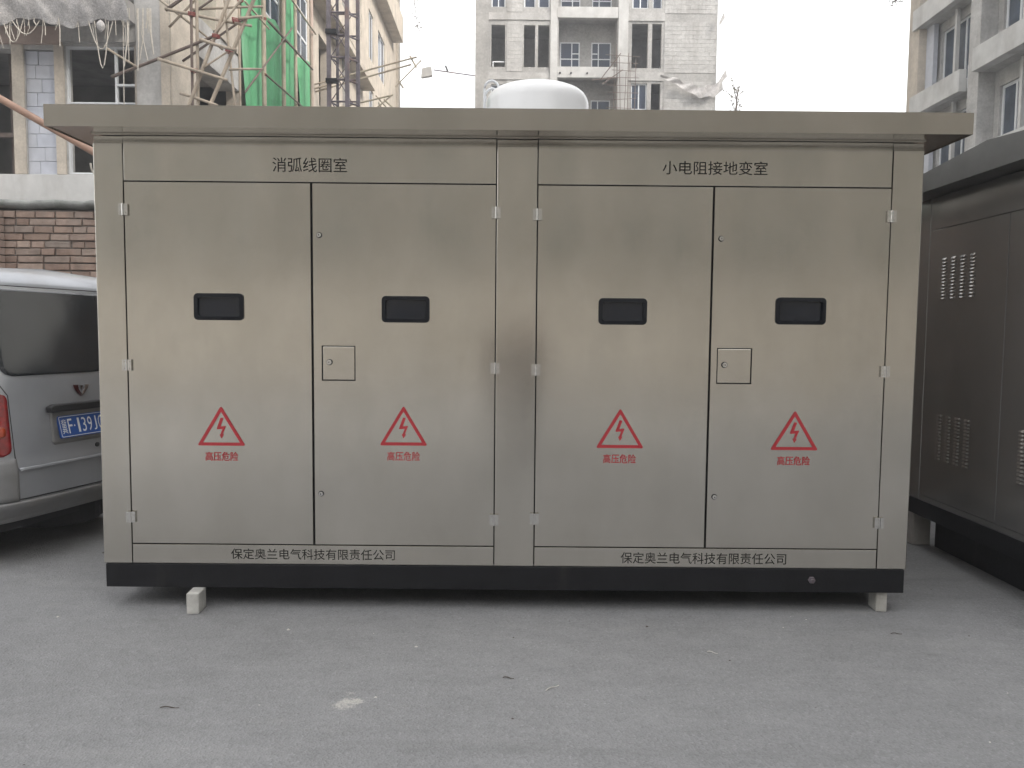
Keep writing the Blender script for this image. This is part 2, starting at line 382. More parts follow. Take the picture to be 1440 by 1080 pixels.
# ------------------------------------------------------------------ left unfinished building
LX = -6.08
def left_building():
    t = thing('unfinished_building', (-10, 12, 0), 'unfinished concrete building with grey block infill and green netting, behind the brick wall', 'building')
    # front wall facing the camera
    mb = MB(); H1 = []
    for k in range(3):
        z = 2.9*k
        H1 += [(-12.4, -8.95, 4.30+z, 6.51+z), (-8.75, -8.20, 4.30+z, 6.50+z), (-8.03, -6.76, 4.31+z, 6.58+z)]
    wall_grid(mb, 'y', 10.0, 10.25, -14, -6.70, 0, 15, [h for h in H1])
    mb.build('wall', 'plaster_grey', t)
    for x0, x1 in ((-8.96, -8.75), (-8.20, -8.03), (-6.76, -6.702)): MB().box(x0, x1, 9.97, 9.998, 4.30, 6.578).build('plaster_surround', 'plaster_cream', t)
    mb = MB(); mb.box(-14, -6.05, 9.86, 9.99, 3.0, 4.272); mb.build('white_band', 'concrete_white', t, bevel=.01)
    mb = MB(); mb.box(-14, -8.05, 9.93, 9.995, 6.58, 6.88); mb.build('lintel', 'plaster_pink', t)
    mb = MB(); mb.box(-8.05, -6.70, 9.93, 9.995, 6.62, 6.92); mb.build('lintel', 'plaster_grey', t)
    mb = MB(); mb.box(-14, -6.70, 9.55, 9.99, 6.92, 7.25); mb.build('balcony_slab', 'concrete_raw', t)
    # block infill: single aerated blocks
    random.seed(3); first = None
    for r in range(9):
        z = 4.30+r*.243
        split = (-8.75, -8.47+random.uniform(-.12, .12), -8.20)
        for a, b in zip(split, split[1:]):
            m = MB(); cx = (a+b)/2
            if first is None:
                m.box(-.5, .5, 0, .2, 0, .236); first = m.build('block', 'block_grey', t, local=True, bevel=.004); o = first
            else: o = first.copy(); COL.objects.link(o)
            o.parent = t; o.scale = (b-a-.008, 1, 1); o.location = Vector((cx, 10.03+random.uniform(0, .012), z)) - root_loc(t)
    # glazed window (upper opening) and the lower opening
    window(t, 'y', 10.06, -8.03, -6.76, 5.50, 6.58, bars_u=(.70,), t=.038, glass=False, part_bars=((.70, 1, .38),))
    MB().box(-7.99, -6.80, 10.05, 10.09, 5.575, 5.60).build('sash_rail', 'window_white', t)
    window(t, 'y', 10.06, -8.03, -6.76, 4.31, 5.34, bars_u=(.5,), t=.04, glass=False)
    mb = MB(); mb.box(-8.03, -6.76, 10.04, 10.2, 5.345, 5.495); mb.build('transom', 'concrete_white', t)
    # big pier at the corner, warm sunlight on its flank painted in as cream
    mb = MB(); mb.box(-6.70, -6.085, 9.9, 11.0, 0, 15); mb.build('pier', 'plaster_grey', t, bevel=.01)
    mb = MB(); mb.box(-6.083, -6.065, 9.9, 11.0, 3.2, 15); mb.box(-6.25, -6.09, 9.885, 9.897, 3.2, 15); mb.build('pier_sun_tint', 'plaster_cream', t)
    # interior slabs / rooms
    mb = MB()
    for z in (3.9, 6.85, 9.75, 12.65): mb.box(-13.9, -6.1, 10.26, 13.2, z, z+.16)
    mb.build('floor_slab', 'concrete_raw', t)
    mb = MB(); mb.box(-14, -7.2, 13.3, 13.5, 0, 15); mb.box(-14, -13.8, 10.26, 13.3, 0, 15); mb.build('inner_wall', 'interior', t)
    mb = MB(); mb.box(-9.6, -9.45, 10.9, 11.05, 4.06, 6.84); mb.box(-9.2, -9.12, 10.7, 10.78, 4.06, 6.84); mb.box(-10.6, -8.96, 10.6, 10.68, 5.1, 5.18)
    mb.build('inner_post', 'bamboo_dark', t)
    # flank: open bay, beam, upper wall
    for (xa, za, zb) in ((-6.6, 6.82, 7.58), (-7.1, 3.6, 3.9), (-6.6, 9.75, 10.3)): MB().box(xa, LX, 11.002, 13.398, za, zb).build('beam', 'plaster_grey', t, bevel=.01)
    mb = MB(); mb.prism([(11.9, 7.58), (13.4, 7.58), (13.4, 9.75), (12.3, 9.75)], 'x', -6.5, LX+.04); mb.build('upper_wall', 'plaster_cream', t)
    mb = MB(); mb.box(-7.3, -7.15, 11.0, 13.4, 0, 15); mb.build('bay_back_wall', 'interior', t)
    mb = MB(); mb.prism([(11.0, 4.3), (13.4, 6.1), (13.4, 6.45), (11.0, 4.65)], 'x', -7.0, -6.3); mb.build('stair_flight', 'plaster_cream', t)
    # main flank wall
    holes = []
    for z in (3.6, 6.5, 9.3, 12.2):
        holes += [(15.05, 16.55, z, z+1.9), (17.9, 19.3, z, z+1.9)]
    holes += [(20.6, 22.0, 8.6, 10.8), (29.2, 30.3, 13.1, 15.1), (31.5, 33.4, 13.1, 15.1), (29.2, 30.3, 10.0, 11.9), (31.5, 33.4, 10.0, 11.9), (26.6, 27.6, 13.1, 15.1)]
    mb = MB(); wall_grid(mb, 'x', -6.38, LX, 13.4, 37.7, 0, 21, holes)
    mb.build('flank_wall', 'plaster_cream', t)
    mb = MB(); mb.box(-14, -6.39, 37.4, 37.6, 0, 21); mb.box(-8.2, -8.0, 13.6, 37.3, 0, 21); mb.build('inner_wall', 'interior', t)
    for z in (9.3, 12.2, 6.5):
        for (a, b) in ((15.05, 16.55), (17.9, 19.3)):
            window(t, 'xr', -6.16, a, b, z, z+1.9, bars_u=(.5,), bars_z=(.35, .72), t=.07, pane='pane_room')
    for (a, b, z) in ((29.2, 30.3, 13.1), (31.5, 33.4, 13.1), (26.6, 27.6, 13.1), (29.2, 30.3, 10.0), (31.5, 33.4, 10.0)):
        window(t, 'xr', -6.2, a, b, z, z+(2.0 if z > 13 else 1.9), bars_u=(.5,), t=.06, pane='pane_blue')
    # flank balconies and slabs
    for (ya, yb, za, zb) in ((19.6, 23.9, 11.45, 12.1), (22.2, 27.7, 11.2, 11.42), (24.4, 35.8, 16.05, 17.3)):
        MB().box(LX+.002, LX+.53, ya, yb, za, zb).build('balcony_slab', 'plaster_cream', t, bevel=.01)
    MB().box(LX+.002, LX+.10, 36.9, 37.7, 0, 21).build('corner_pilaster', 'plaster_cream', t)
    MB().box(LX+.002, LX+.16, 24.0, 24.5, 0, 16.0).build('corner_pilaster', 'plaster_grey', t)
    # roof slab
    MB().box(-14, -6.0, 9.8, 37.9, 21.0, 21.3).build('roof', 'concrete_raw', t)
left_building()

def green_net():
    t = thing('green_safety_net', (-5.9, 16.4, 3), 'green debris netting hung over the side of the unfinished building', 'netting')
    panels = [(13.4, 14.75, 3, 12), (14.75, 16.3, 3, 9.12), (16.3, 17.55, 3, 12), (17.55, 19.4, 3, 9.22)]
    random.seed(11)
    for k, (a, b, z0, z1) in enumerate(panels):
        ph = random.uniform(0, 6)
        def fn(u, v, a=a, b=b, z0=z0, z1=z1, ph=ph):
            y = a+(b-a)*u; z = z0+(z1-z0)*v
            return (-5.93+.05*sin(y*4.1+ph+z*.4)+.035*sin(z*1.7+ph+y)+.02*sin(y*11+ph), y, z + (.05*sin(u*9+ph) if v == 1 else 0))
        MB().grid(fn, 24, 40).build('net_panel', 'net_green', t, smooth=True)
green_net()

def net_scrap():
    t = thing('green_net_scrap', (-6.9, 11.7, 8), 'dark scrap of green netting inside the open upper bay behind the crossed poles', 'netting')
    MB().grid(lambda u, v: (-6.85+.05*sin(9*u+3*v), 11.02+1.1*u, 7.7+1.9*v+.06*sin(7*u)), 14, 16).build('net_sheet', 'net_green', t, smooth=True)
net_scrap()

def grey_net():
    t = thing('sagging_grey_net', (-7.6, 8.8, 6.4), 'dusty grey catch net sagging below the balcony of the unfinished building', 'netting')
    def fn(u, v):
        x = -9.6+3.35*u; base = 6.46+.11*abs(sin(u*7.5+.6))+.05*sin(u*17)+.02*sin(u*61)
        z = base+(7.75-base)*v
        return (x, 8.85+.22*sin(v*3.1)*-1+.012*sin(x*6+z*4)+.010*sin(x*17+z*9)+.012*sin(z*14+x*9)+.008*sin(x*43+z*31)+.05*sin(x*2.3), z)
    MB().grid(fn, 90, 24).build('net_sheet', 'net_grey', t, smooth=True)
    mb = MB(); random.seed(5)
    for i in range(44):       # frayed threads
        x = random.uniform(-9.4, -6.3); z = 6.62+random.uniform(-.1, .15); L = random.uniform(.08, .42) if i % 3 else random.uniform(.3, .62)
        mb.tube([(x, 8.86, z), (x+random.uniform(-.03, .03), 8.87, z-L*.5), (x+random.uniform(-.05, .05), 8.86, z-L)], random.uniform(.004, .009), 4)
    for i in range(10):
        x = random.gauss(-6.02, .13); L = random.uniform(.3, 1.0)
        mb.tube([(x, 8.8, 6.75), (x+random.uniform(-.05, .05), 8.8, 6.75-L*.5), (x+random.uniform(-.08, .08), 8.82, 6.75-L)], random.uniform(.006, .014), 4)
    for (xa, xb, d) in ((-8.35, -8.02, .35), (-8.2, -7.75, .22), (-6.95, -6.55, .45), (-6.85, -6.62, .75)):
        mb.tube([(xa+(xb-xa)*k/8, 8.83, 6.55-d*sin(pi*k/8)) for k in range(9)], .009, 4)
    th = mb.build('frayed_thread', 'rope', t); th['kind'] = 'stuff'
    mb = MB(); mb.grid(lambda u, v: (-6.72+.07*sin(pi*v)*cos(2*pi*u), 8.78+.07*sin(pi*v)*sin(2*pi*u), 6.36+.2*v), 8, 6).build('knot_of_net', 'net_grey', t, smooth=True)
grey_net()
def rope():
    mb = MB(); mb.tube([(-6.45, 9.0, 7.6), (-6.47, 9.0, 6.2), (-6.49, 9.0, 4.6)], .008, 5)
    tag(mb.build('hanging_rope', 'rope'), 'thin pale rope hanging straight down past the white framed window', 'rope')
rope()

def scaffold():
    t = thing('bamboo_scaffold', (-5.4, 9.6, 0), 'bamboo pole scaffold with crossed braces at the corner of the unfinished building', 'scaffold')
    F = [((-6.83, 9.3, 5.81), (-5.06, 9.3, 6.51), 0.03, 1), ((-5.92, 9.36, 6.97), (-4.45, 9.36, 6.7), 0.028, 0), ((-5.29, 9.24, 6.43), (-4.67, 9.24, 6.25), 0.028, 0), ((-6.0, 9.22, 6.09), (-4.83, 9.22, 5.75), 0.028, 0), ((-5.67, 9.3, 5.55), (-5.03, 9.3, 5.35), 0.026, 0), ((-5.94, 9.42, 6.97), (-5.0, 9.42, 7.6), 0.03, 1),
         ((-5.78, 9.3, 4.7), (-4.62, 9.3, 7.6), 0.035, 0), ((-5.48, 9.36, 4.7), (-4.21, 9.36, 7.6), 0.036, 0), ((-5.25, 9.28, 5.97), (-4.82, 9.28, 6.25), 0.018, 0), ((-4.83, 9.3, 5.95), (-4.23, 9.3, 5.96), 0.022, 0), ((-4.66, 9.3, 6.8), (-4.25, 9.3, 6.84), 0.026, 0), ((-5.44, 9.3, 9.2), (-5.47, 9.3, 0), 0.026, 1), ((-5.37, 9.34, 9.2), (-5.41, 9.34, 0), 0.03, 0), ((-4.4, 9.25, 7.3), (-5.0, 9.25, 6.55), .022, 0), ((-5.5, 9.4, 6.9), (-4.9, 9.4, 7.3), .02, 1),
         ((-5.75, 12.55, 12), (-5.75, 12.45, 0), 0.028, 0), ((-5.72, 14.06, 12), (-5.72, 14.01, 0), 0.058, 0), ((-5.72, 15.63, 12), (-5.72, 15.52, 0), 0.058, 0), ((-5.72, 16.65, 12), (-5.72, 16.61, 0), 0.048, 0), ((-5.72, 18.32, 12.5), (-5.72, 18.29, 0), 0.055, 2), ((-5.66, 13.99, 7.38), (-5.66, 17.17, 7.55), 0.022, 1), ((-5.66, 14.19, 8.66), (-5.66, 18.17, 8.89), 0.03, 1), ((-5.62, 12.5, 8.4), (-5.62, 14.1, 8.45), .022, 0)]
    F += [((-6.1, 9.5, 7.2), (-5.0, 9.5, 6.35), .02, 0), ((-5.9, 9.45, 6.7), (-5.3, 9.45, 7.3), .022, 0), ((-4.75, 9.4, 5.2), (-4.95, 9.4, 7.5), .022, 0), ((-5.7, 9.5, 6.15), (-4.5, 9.5, 6.95), .022, 1), ((-5.5, 9.5, 7.02), (-4.3, 9.5, 7.08), .024, 0), ((-6.85, 9.2, 6.25), (-6.35, 9.2, 5.95), .02, 0), ((-5.62, 12.4, 6.5), (-5.62, 16.0, 9.2), .022, 1), ((-5.62, 14.0, 9.9), (-5.62, 18.4, 9.95), .028, 0)]
    for i, (a, b, r, k) in enumerate(F):
        a = Vector(a); b = Vector(b); n = 6; pts = []
        rnd = Vector((random.uniform(-.012, .012), random.uniform(-.012, .012), random.uniform(-.01, .01)))
        for j in range(n+1): pts.append(a.lerp(b, j/n)+rnd*sin(pi*j/n))
        o = MB().tube(pts, r, 8, r*.85).build('bamboo_pole', ('bamboo', 'bamboo_dark', 'plaster_pink')[k], t, smooth=True)
    for p in ((-5.72, 14.05, 8.66), (-5.72, 14.05, 7.40), (-5.72, 15.6, 8.73), (-4.7, 9.3, 6.77), (-5.44, 9.3, 6.86), (-4.82, 9.3, 6.27), (-5.42, 9.3, 5.93), (-5.04, 9.3, 6.5), (-5.72, 12.5, 8.42)):
        mb = MB()
        for q in range(3): mb.tube([(p[0]-.045, p[1]-.05, p[2]-.02+q*.022), (p[0]+.045, p[1]-.05, p[2]-.035+q*.022), (p[0]+.045, p[1]+.05, p[2]-.01+q*.022), (p[0]-.045, p[1]+.05, p[2]-.03+q*.022), (p[0]-.045, p[1]-.05, p[2]-.02+q*.022)], .009, 5)
        mb.build('lashing', 'tie_red', t)
    t2 = thing('bamboo_outrigger', (-5.5, 20, 8.5), 'loose bamboo poles jutting out sideways from the far end of the unfinished building', 'scaffold')
    for (a, b, r) in [((-6.07, 20.0, 9.05), (-2.93, 20.0, 9.9), 0.026), ((-6.07, 20.1, 8.86), (-3.11, 20.1, 9.71), 0.026), ((-3.59, 20.0, 9.0), (-2.8, 20.05, 9.82), 0.02), ((-6.07, 20.0, 8.18), (-3.67, 20.0, 8.75), 0.026), ((-6.07, 20.0, 8.92), (-5.51, 20.0, 9.09), 0.03), ((-4.16, 20.0, 8.36), (-3.67, 20.0, 8.77), 0.022), ((-3.94, 20.0, 8.62), (-3.59, 20.0, 8.3), 0.026), ((-4.2, 20.05, 8.75), (-3.7, 20.05, 8.2), .02), ((-3.15, 20.05, 9.95), (-2.95, 20.05, 9.6), .03), ((-3.5, 20.05, 9.2), (-3.35, 20.05, 8.98), .03)]:
        MB().tube([a, b], r, 6).build('bamboo_pole', 'bamboo', t2)
scaffold()

def mast():
    t = thing('hoist_mast', (-3.95, 14.2, 0), 'dark steel lattice mast of a builders hoist beside the green netting', 'hoist mast')
    X = (-4.24, -4.10, -3.80, -3.62); 
    for x, y, w in ((-4.22, 14.0, .045), (-4.10, 14.35, .03), (-3.80, 14.0, .045), (-3.62, 14.35, .04)):
        MB().box(x-w, x+w, y-w, y+w, 0, 13).build('upright', 'mast_steel', t)
    mb = MB(); z = .3
    i = 0
    while z < 12.8:
        mb.tube([(-4.18, 14.0, z), (-3.84, 14.0, z)], .022, 6); mb.tube([(-4.07, 14.35, z+.1), (-3.66, 14.35, z+.1)], .02, 6)
        mb.tube([(-3.80, 14.04, z), (-3.62, 14.32, z)], .022, 6); mb.tube([(-4.22, 14.04, z), (-4.10, 14.32, z)], .022, 6)
        a, b = (-4.18, -3.84) if i % 2 else (-3.84, -4.18)
        mb.tube([(a, 14.0, z), (b, 14.0, z+.5)], .013, 5)
        mb.tube([(b+.06, 14.35, z+.1), (a+.1, 14.35, z+.6)], .012, 5)
        z += .5; i += 1
    o = mb.build('lattice_brace', 'mast_steel', t); o['kind'] = 'stuff'
    mb = MB(); mb.box(-4.5, -3.4, 13.8, 14.6, 0.0, .12); mb.build('base_plate', 'concrete_raw', t)
    mb = MB()
    for z in (7.2, 8.3, 9.2):
        mb.box(-4.28, -4.02, 13.9, 14.0, z, z+.10)
    mb.build('bracket', 'base_black', t)
mast()

# ------------------------------------------------------------------ tower block
def tower():
    t = thing('concrete_tower_block', (4.1, 41, 0), 'tall unfinished grey concrete tower block straight behind the white tank', 'building')
    holes = []; Z = [14.66+2.885*k for k in range(-5, 5)]
    for z in Z:
        holes += [(-1.07, -.385, z, z+2.03), (.548, 1.10, z, z+2.03), (1.25, 1.80, z, z+2.03), (2.27, 5.17, z, z+2.38), (5.9, 6.70, z, z+2.15), (6.90, 7.37, z, z+2.15)]
    mb = MB(); wall_grid(mb, 'y', 35.0, 35.25, -1.86, 10.13, 0, 28.5, holes)
    mb.build('front_wall', 'concrete_tower', t)
    mb = MB(); wall_grid(mb, 'x', -1.86, -1.62, 35.25, 46, 0, 28.5, [(38, 39.4, z, z+1.9) for z in Z]); mb.build('side_wall', 'concrete_tower', t)
    mb = MB(); wall_grid(mb, 'x', 9.9, 10.13, 35.25, 46, 0, 28.5, [(38, 39.4, z, z+1.9) for z in Z]); mb.build('side_wall', 'concrete_tower', t)
    MB().box(-1.6, 9.88, 45.8, 46, 0, 28.5).build('back_wall', 'concrete_tower', t)
    mb = MB()
    for z in Z: mb.box(-1.6, 9.88, 35.26, 45.7, z-.32, z-.15)
    mb.build('floor_slab', 'concrete_raw', t)
    # inner partitions catch light in the voids; balcony back wall
    mb = MB(); mb.box(-1.6, 2.0, 38.2, 38.4, 0, 28.5); mb.box(5.4, 9.88, 38.2, 38.4, 0, 28.5); mb.build('inner_wall', 'plaster_grey', t)
    mb = MB(); wh = []
    for z in Z: wh += [(2.42, 3.42, z, z+1.66), (4.02, 5.02, z, z+1.66)]
    wall_grid(mb, 'y', 36.2, 36.4, 2.05, 5.40, 0, 28.5, wh); mb.build('balcony_back_wall', 'concrete_tower', t)
    mb = MB(); mb.box(2.03, 2.20, 35.26, 36.19, 0, 28.5); mb.box(5.20, 5.37, 35.26, 36.19, 0, 28.5); mb.build('balcony_cheek', 'concrete_tower', t)
    # beams proud of the infill
    for z in Z:
        MB().box(-1.86, 2.2, 34.94, 34.998, z-.62, z-.28).build('floor_beam', 'plaster_grey', t)
        MB().box(5.25, 7.5, 34.94, 34.998, z-.62, z-.22).build('floor_beam', 'plaster_grey', t)
    MB().box(1.86, 2.2, 34.9, 34.998, 0, 28.4).build('column', 'concrete_white', t)
    MB().box(5.22, 5.7, 34.9, 34.998, 0, 28.4).build('column', 'concrete_white', t)
    mb = MB(); mb.box(-1.86, -1.2, 34.93, 34.998, 0, 28.4); mb.build('column', 'concrete_tower', t)
    for z in Z:
        MB().box(2.21, 5.21, 34.92, 35.05, z-.50, z+.02).build('balcony_parapet', 'concrete_white', t)
    # joints of the blockwork courses, real grooves on the plain right bay: proud block sheets
    random.seed(21); mb = MB()
    for r in range(70):
        z = 8.5+r*.205; x = 7.52+(r % 2)*.2
        while x < 9.95:
            if x == 7.52+.2: mb.box(7.52, 7.71, 34.978, 34.999, z, z+.198) if min(abs((z+.1)-(zz-.42)) for zz in Z) > .26 else None
            w = min(.40, 10.05-x)
            if w > .1 and min(abs((z+.1)-(zz-.42)) for zz in Z) > .26: mb.box(x, x+w+.002, 34.975+random.uniform(0, .008), 34.999, z, z+.198)
            x += .41
        for (xa, xb) in ((-.30, .47),):
            x = xa
            while x < xb-.05:
                w = min(.40 if (r % 2 == 0 or x > xa) else .2, xb-x)
                if min(abs((z+.1)-(zz-.42)) for zz in Z) > .28: mb.box(x, x+w-.008, 34.978+random.uniform(0, .008), 34.999, z, z+.198)
                x += w
    o = mb.build('blockwork', 'plaster_grey', t); o['kind'] = 'stuff'
    for k, z in enumerate(Z):
        if not 2 < k < 8: continue
        window(t, 'y', 36.22, 2.42, 3.42, z, z+1.66, bars_u=(.6,), bars_z=(.5,), t=.05, part_bars=((.6, 1, .66),))
        window(t, 'y', 36.22, 4.02, 5.02, z, z+1.66, bars_u=(.36,), bars_z=(.5,), t=.05, part_bars=((0, .36, .66),))
        if k in (4, 6):
            window(t, 'y', 35.1, 5.9, 6.70, z, z+2.15, bars_u=(.5,), bars_z=(.42,), t=.06)
            window(t, 'y', 35.1, -1.07, -.385, z, z+2.03, bars_u=(.5,), bars_z=(.42,), t=.05)
        if k == 6:
            for a, b in ((.548, 1.10), (1.25, 1.80), (6.90, 7.37)): window(t, 'y', 35.1, a, b, z, z+2.1, bars_z=(.42,), t=.05)
    mb = MB(); mb.box(-1.0, -.42, 35.05, 35.1, 14.9, 14.95); mb.box(-1.0, -.95, 35.05, 35.1, 14.66, 14.9); mb.build('guard_rail', 'window_white', t)
    for x in (2.35, 2.9, 3.7): MB().tube([(x, 34.91, 14.36), (x, 34.86, 14.36)], .045, 8).build('tie_hole_plug', 'base_black', t)
    MB().box(-2.0, 10.3, 34.8, 46.2, 28.5, 28.8).build('roof', 'concrete_raw', t)
    # net tatters
    n = thing('torn_building_net', (8.5, 34.7, 14), 'torn grey netting sagging across the right side of the tower block', 'netting')
    def fn(u, v):
        x = 7.3+3.1*u; zt = 14.25-.9*sin(pi*u)*.9*u-.1*u; return (x, 34.72+.06*sin(x*9+v*5), zt-(.12+.75*u*(1-u*.3))*v+.05*sin(x*8))
    MB().grid(fn, 30, 8).build('net_sheet', 'net_grey', n, smooth=True)
    for (x, z, h, w) in ((10.2, 16.6, .75, .22), (10.25, 13.75, .8, .35)):
        mb = MB(); mb.prism([(x-.06, z), (x+w, z+h*.55), (x+w*.8, z+h), (x-.06, z+h*.3)], 'y', 34.72, 34.74); mb.build('net_flap', 'net_grey', n)
    s = thing('rusty_scaffold_tangle', (5.2, 34.6, 13), 'tangle of thin rusty scaffold bars against the middle of the tower block', 'scaffold')
    random.seed(9)
    for i in range(7):
        x = 5.0+i*.17; MB().tube([(x, 34.55, 12), (x+random.uniform(-.1, .1), 34.6, 14.2+random.uniform(0, 1.7))], .018, 5).build('scaffold_bar', 'bamboo_dark', s)
    for i in range(8):
        z = 12.6+i*.36; MB().tube([(4.9-random.uniform(0, .4), 34.5, z), (6.0+random.uniform(-.1, .3), 34.5, z+random.uniform(-.1, .1))], .016, 5).build('scaffold_bar', 'bamboo_dark', s)
    for (a, b) in (((4.3, 34.5, 13.9), (5.3, 34.5, 15.2)), ((3.9, 34.5, 13.9), (4.9, 34.5, 14.0)), ((4.4, 34.5, 13.7), (5.4, 34.5, 14.4))): MB().tube([a, b], .025, 5).build('scaffold_bar', 'bamboo_dark', s)
    # flood lamp on an arm at the left edge
    f = thing('flood_lamp', (-1.9, 34.7, 14.2), 'small flood lamp on a thin arm sticking out left of the tower block', 'lamp')
    MB().tube([(-1.86, 34.8, 14.15), (-3.9, 34.6, 14.35)], .03, 6).build('arm', 'mast_steel', f)
    MB().prism([(-4.5, 13.95), (-3.95, 14.05), (-4.0, 14.5), (-4.45, 14.4)], 'y', 34.5, 34.75).build('lamp_head', 'plaster_grey', f, bevel=.02)
    MB().tube([(-3.2, 34.6, 14.3), (-3.3, 34.6, 14.55)], .05, 6).build('insulator', 'base_black', f)
tower()

# ------------------------------------------------------------------ right building
def right_building():
    t = thing('apartment_building', (17, 12, 0), 'pale grey apartment building with stepped balcony bands above the right hand cabinet', 'building')
    X0, X1 = 14.0, 14.5
    Zb = [9.12+2.93*k for k in range(-3, 5)]
    holes = []
    for z in Zb:
        holes += [(20.25, 23.0, z+.66, z+2.93-.02), (17.0, 18.9, z+.95, z+2.93+.15), (12.4, 15.6, z+.95, z+2.93), (7.5, 10.6, z+.66, z+2.6), (2, 5, z+.66, z+2.6), (-4, -1, z+.66, z+2.6), (-10, -7, z+.66, z+2.6)]
    # recessed window wall
    mb = MB(); wh = [];
    for z in Zb:
        wh += [(20.3, 22.5, z+.60, z+2.62), (16.6, 19.2, z+.95, z+2.75), (13.2, 15.2, z+.66, z+2.55)]
    wall_grid(mb, 'x', X1, X1+.2, -14, 23.4, 0, 21.5, wh); mb.build('window_wall', 'plaster_grey', t)
    MB().box(X1+2.6, X1+2.8, -14, 23.2, 0, 21.5).build('inner_wall', 'plaster_grey', t)
    for k, z in enumerate(Zb):
        if 1 < k < 7:
            window(t, 'xr', X1+.08, 20.3, 22.5, z+.60, z+2.62, bars_u=(.3, .42, .7), t=.06, pane='pane_room')
            window(t, 'xr', X1+.08, 16.6, 19.2, z+.95, z+2.75, bars_u=(.3, .5, .75), t=.08, pane='pane_room')
            window(t, 'xr', X1+.08, 13.2, 15.2, z+.66, z+2.55, bars_u=(.35, .62), t=.06, pane='pane_room')
    # piers full height
    for (a, b, m) in ((23.02, 23.7, 'plaster_cream'), (19.45, 20.0, 'plaster_grey'), (15.7, 16.3, 'plaster_grey'), (11.4, 12.1, 'plaster_grey'), (6, 7, 'plaster_grey'), (-.5, .5, 'plaster_grey'), (-6.5, -5.5, 'plaster_grey'), (-14, -12, 'plaster_grey')):
        MB().box(X0-.02, X1-.002, a, b, 0, 21.5).build('pier', m, t, bevel=.01)
    MB().box(X0+.25, X0+.4, 22.55, 23.01, 0, 21.5).build('pier_return', 'block_grey', t)
    for z in Zb:
        MB().box(X0-.12, X0+.12, 20.3, 23.3, z, z+.68).build('balcony_band', 'concrete_white', t, bevel=.01)
        MB().box(X0+.12, X1-.002, 20.3, 23.01, z, z+.14).build('balcony_slab', 'plaster_grey', t)
        MB().box(X0+.14, X0+.26, 20.05, 20.29, z+.1, z+.8).build('balcony_end', 'window_white', t)
        MB().box(X0-.24, X0+.1, 12.0, 19.44, z+.30, z+.98).build('balcony_band', 'concrete_white', t, bevel=.01)
        MB().box(X0+.1, X1-.002, 16.31, 19.44, z+.30, z+.45).build('balcony_slab', 'plaster_grey', t)
        MB().box(X0-.1, X0+.1, -12.0, 11.38, z+.30, z+.98).build('balcony_band', 'concrete_white', t)
        MB().box(X0+.1, X1-.002, -12, 11.38, z+.30, z+.45).build('balcony_slab', 'plaster_grey', t)
        MB().box(X0+.3, X0+.42, 21.3, 21.42, z+.68, z+2.93).build('balcony_post', 'concrete_white', t)
        MB().box(X0+.3, X0+.42, 17.9, 18.02, z+.98, z+3.2).build('balcony_post', 'concrete_white', t)
    mb = MB(); mb.box(X1+.2, 24, 23.4, 23.65, 0, 21.5); mb.box(X0, 24, -14.3, -14.05, 0, 21.5); mb.box(24, 24.2, -14.3, 23.65, 0, 21.5); mb.build('end_wall', 'plaster_grey', t)
    MB().box(X0-.3, 24.4, -14.5, 23.9, 21.5, 21.8).build('roof', 'concrete_raw', t)
right_building()

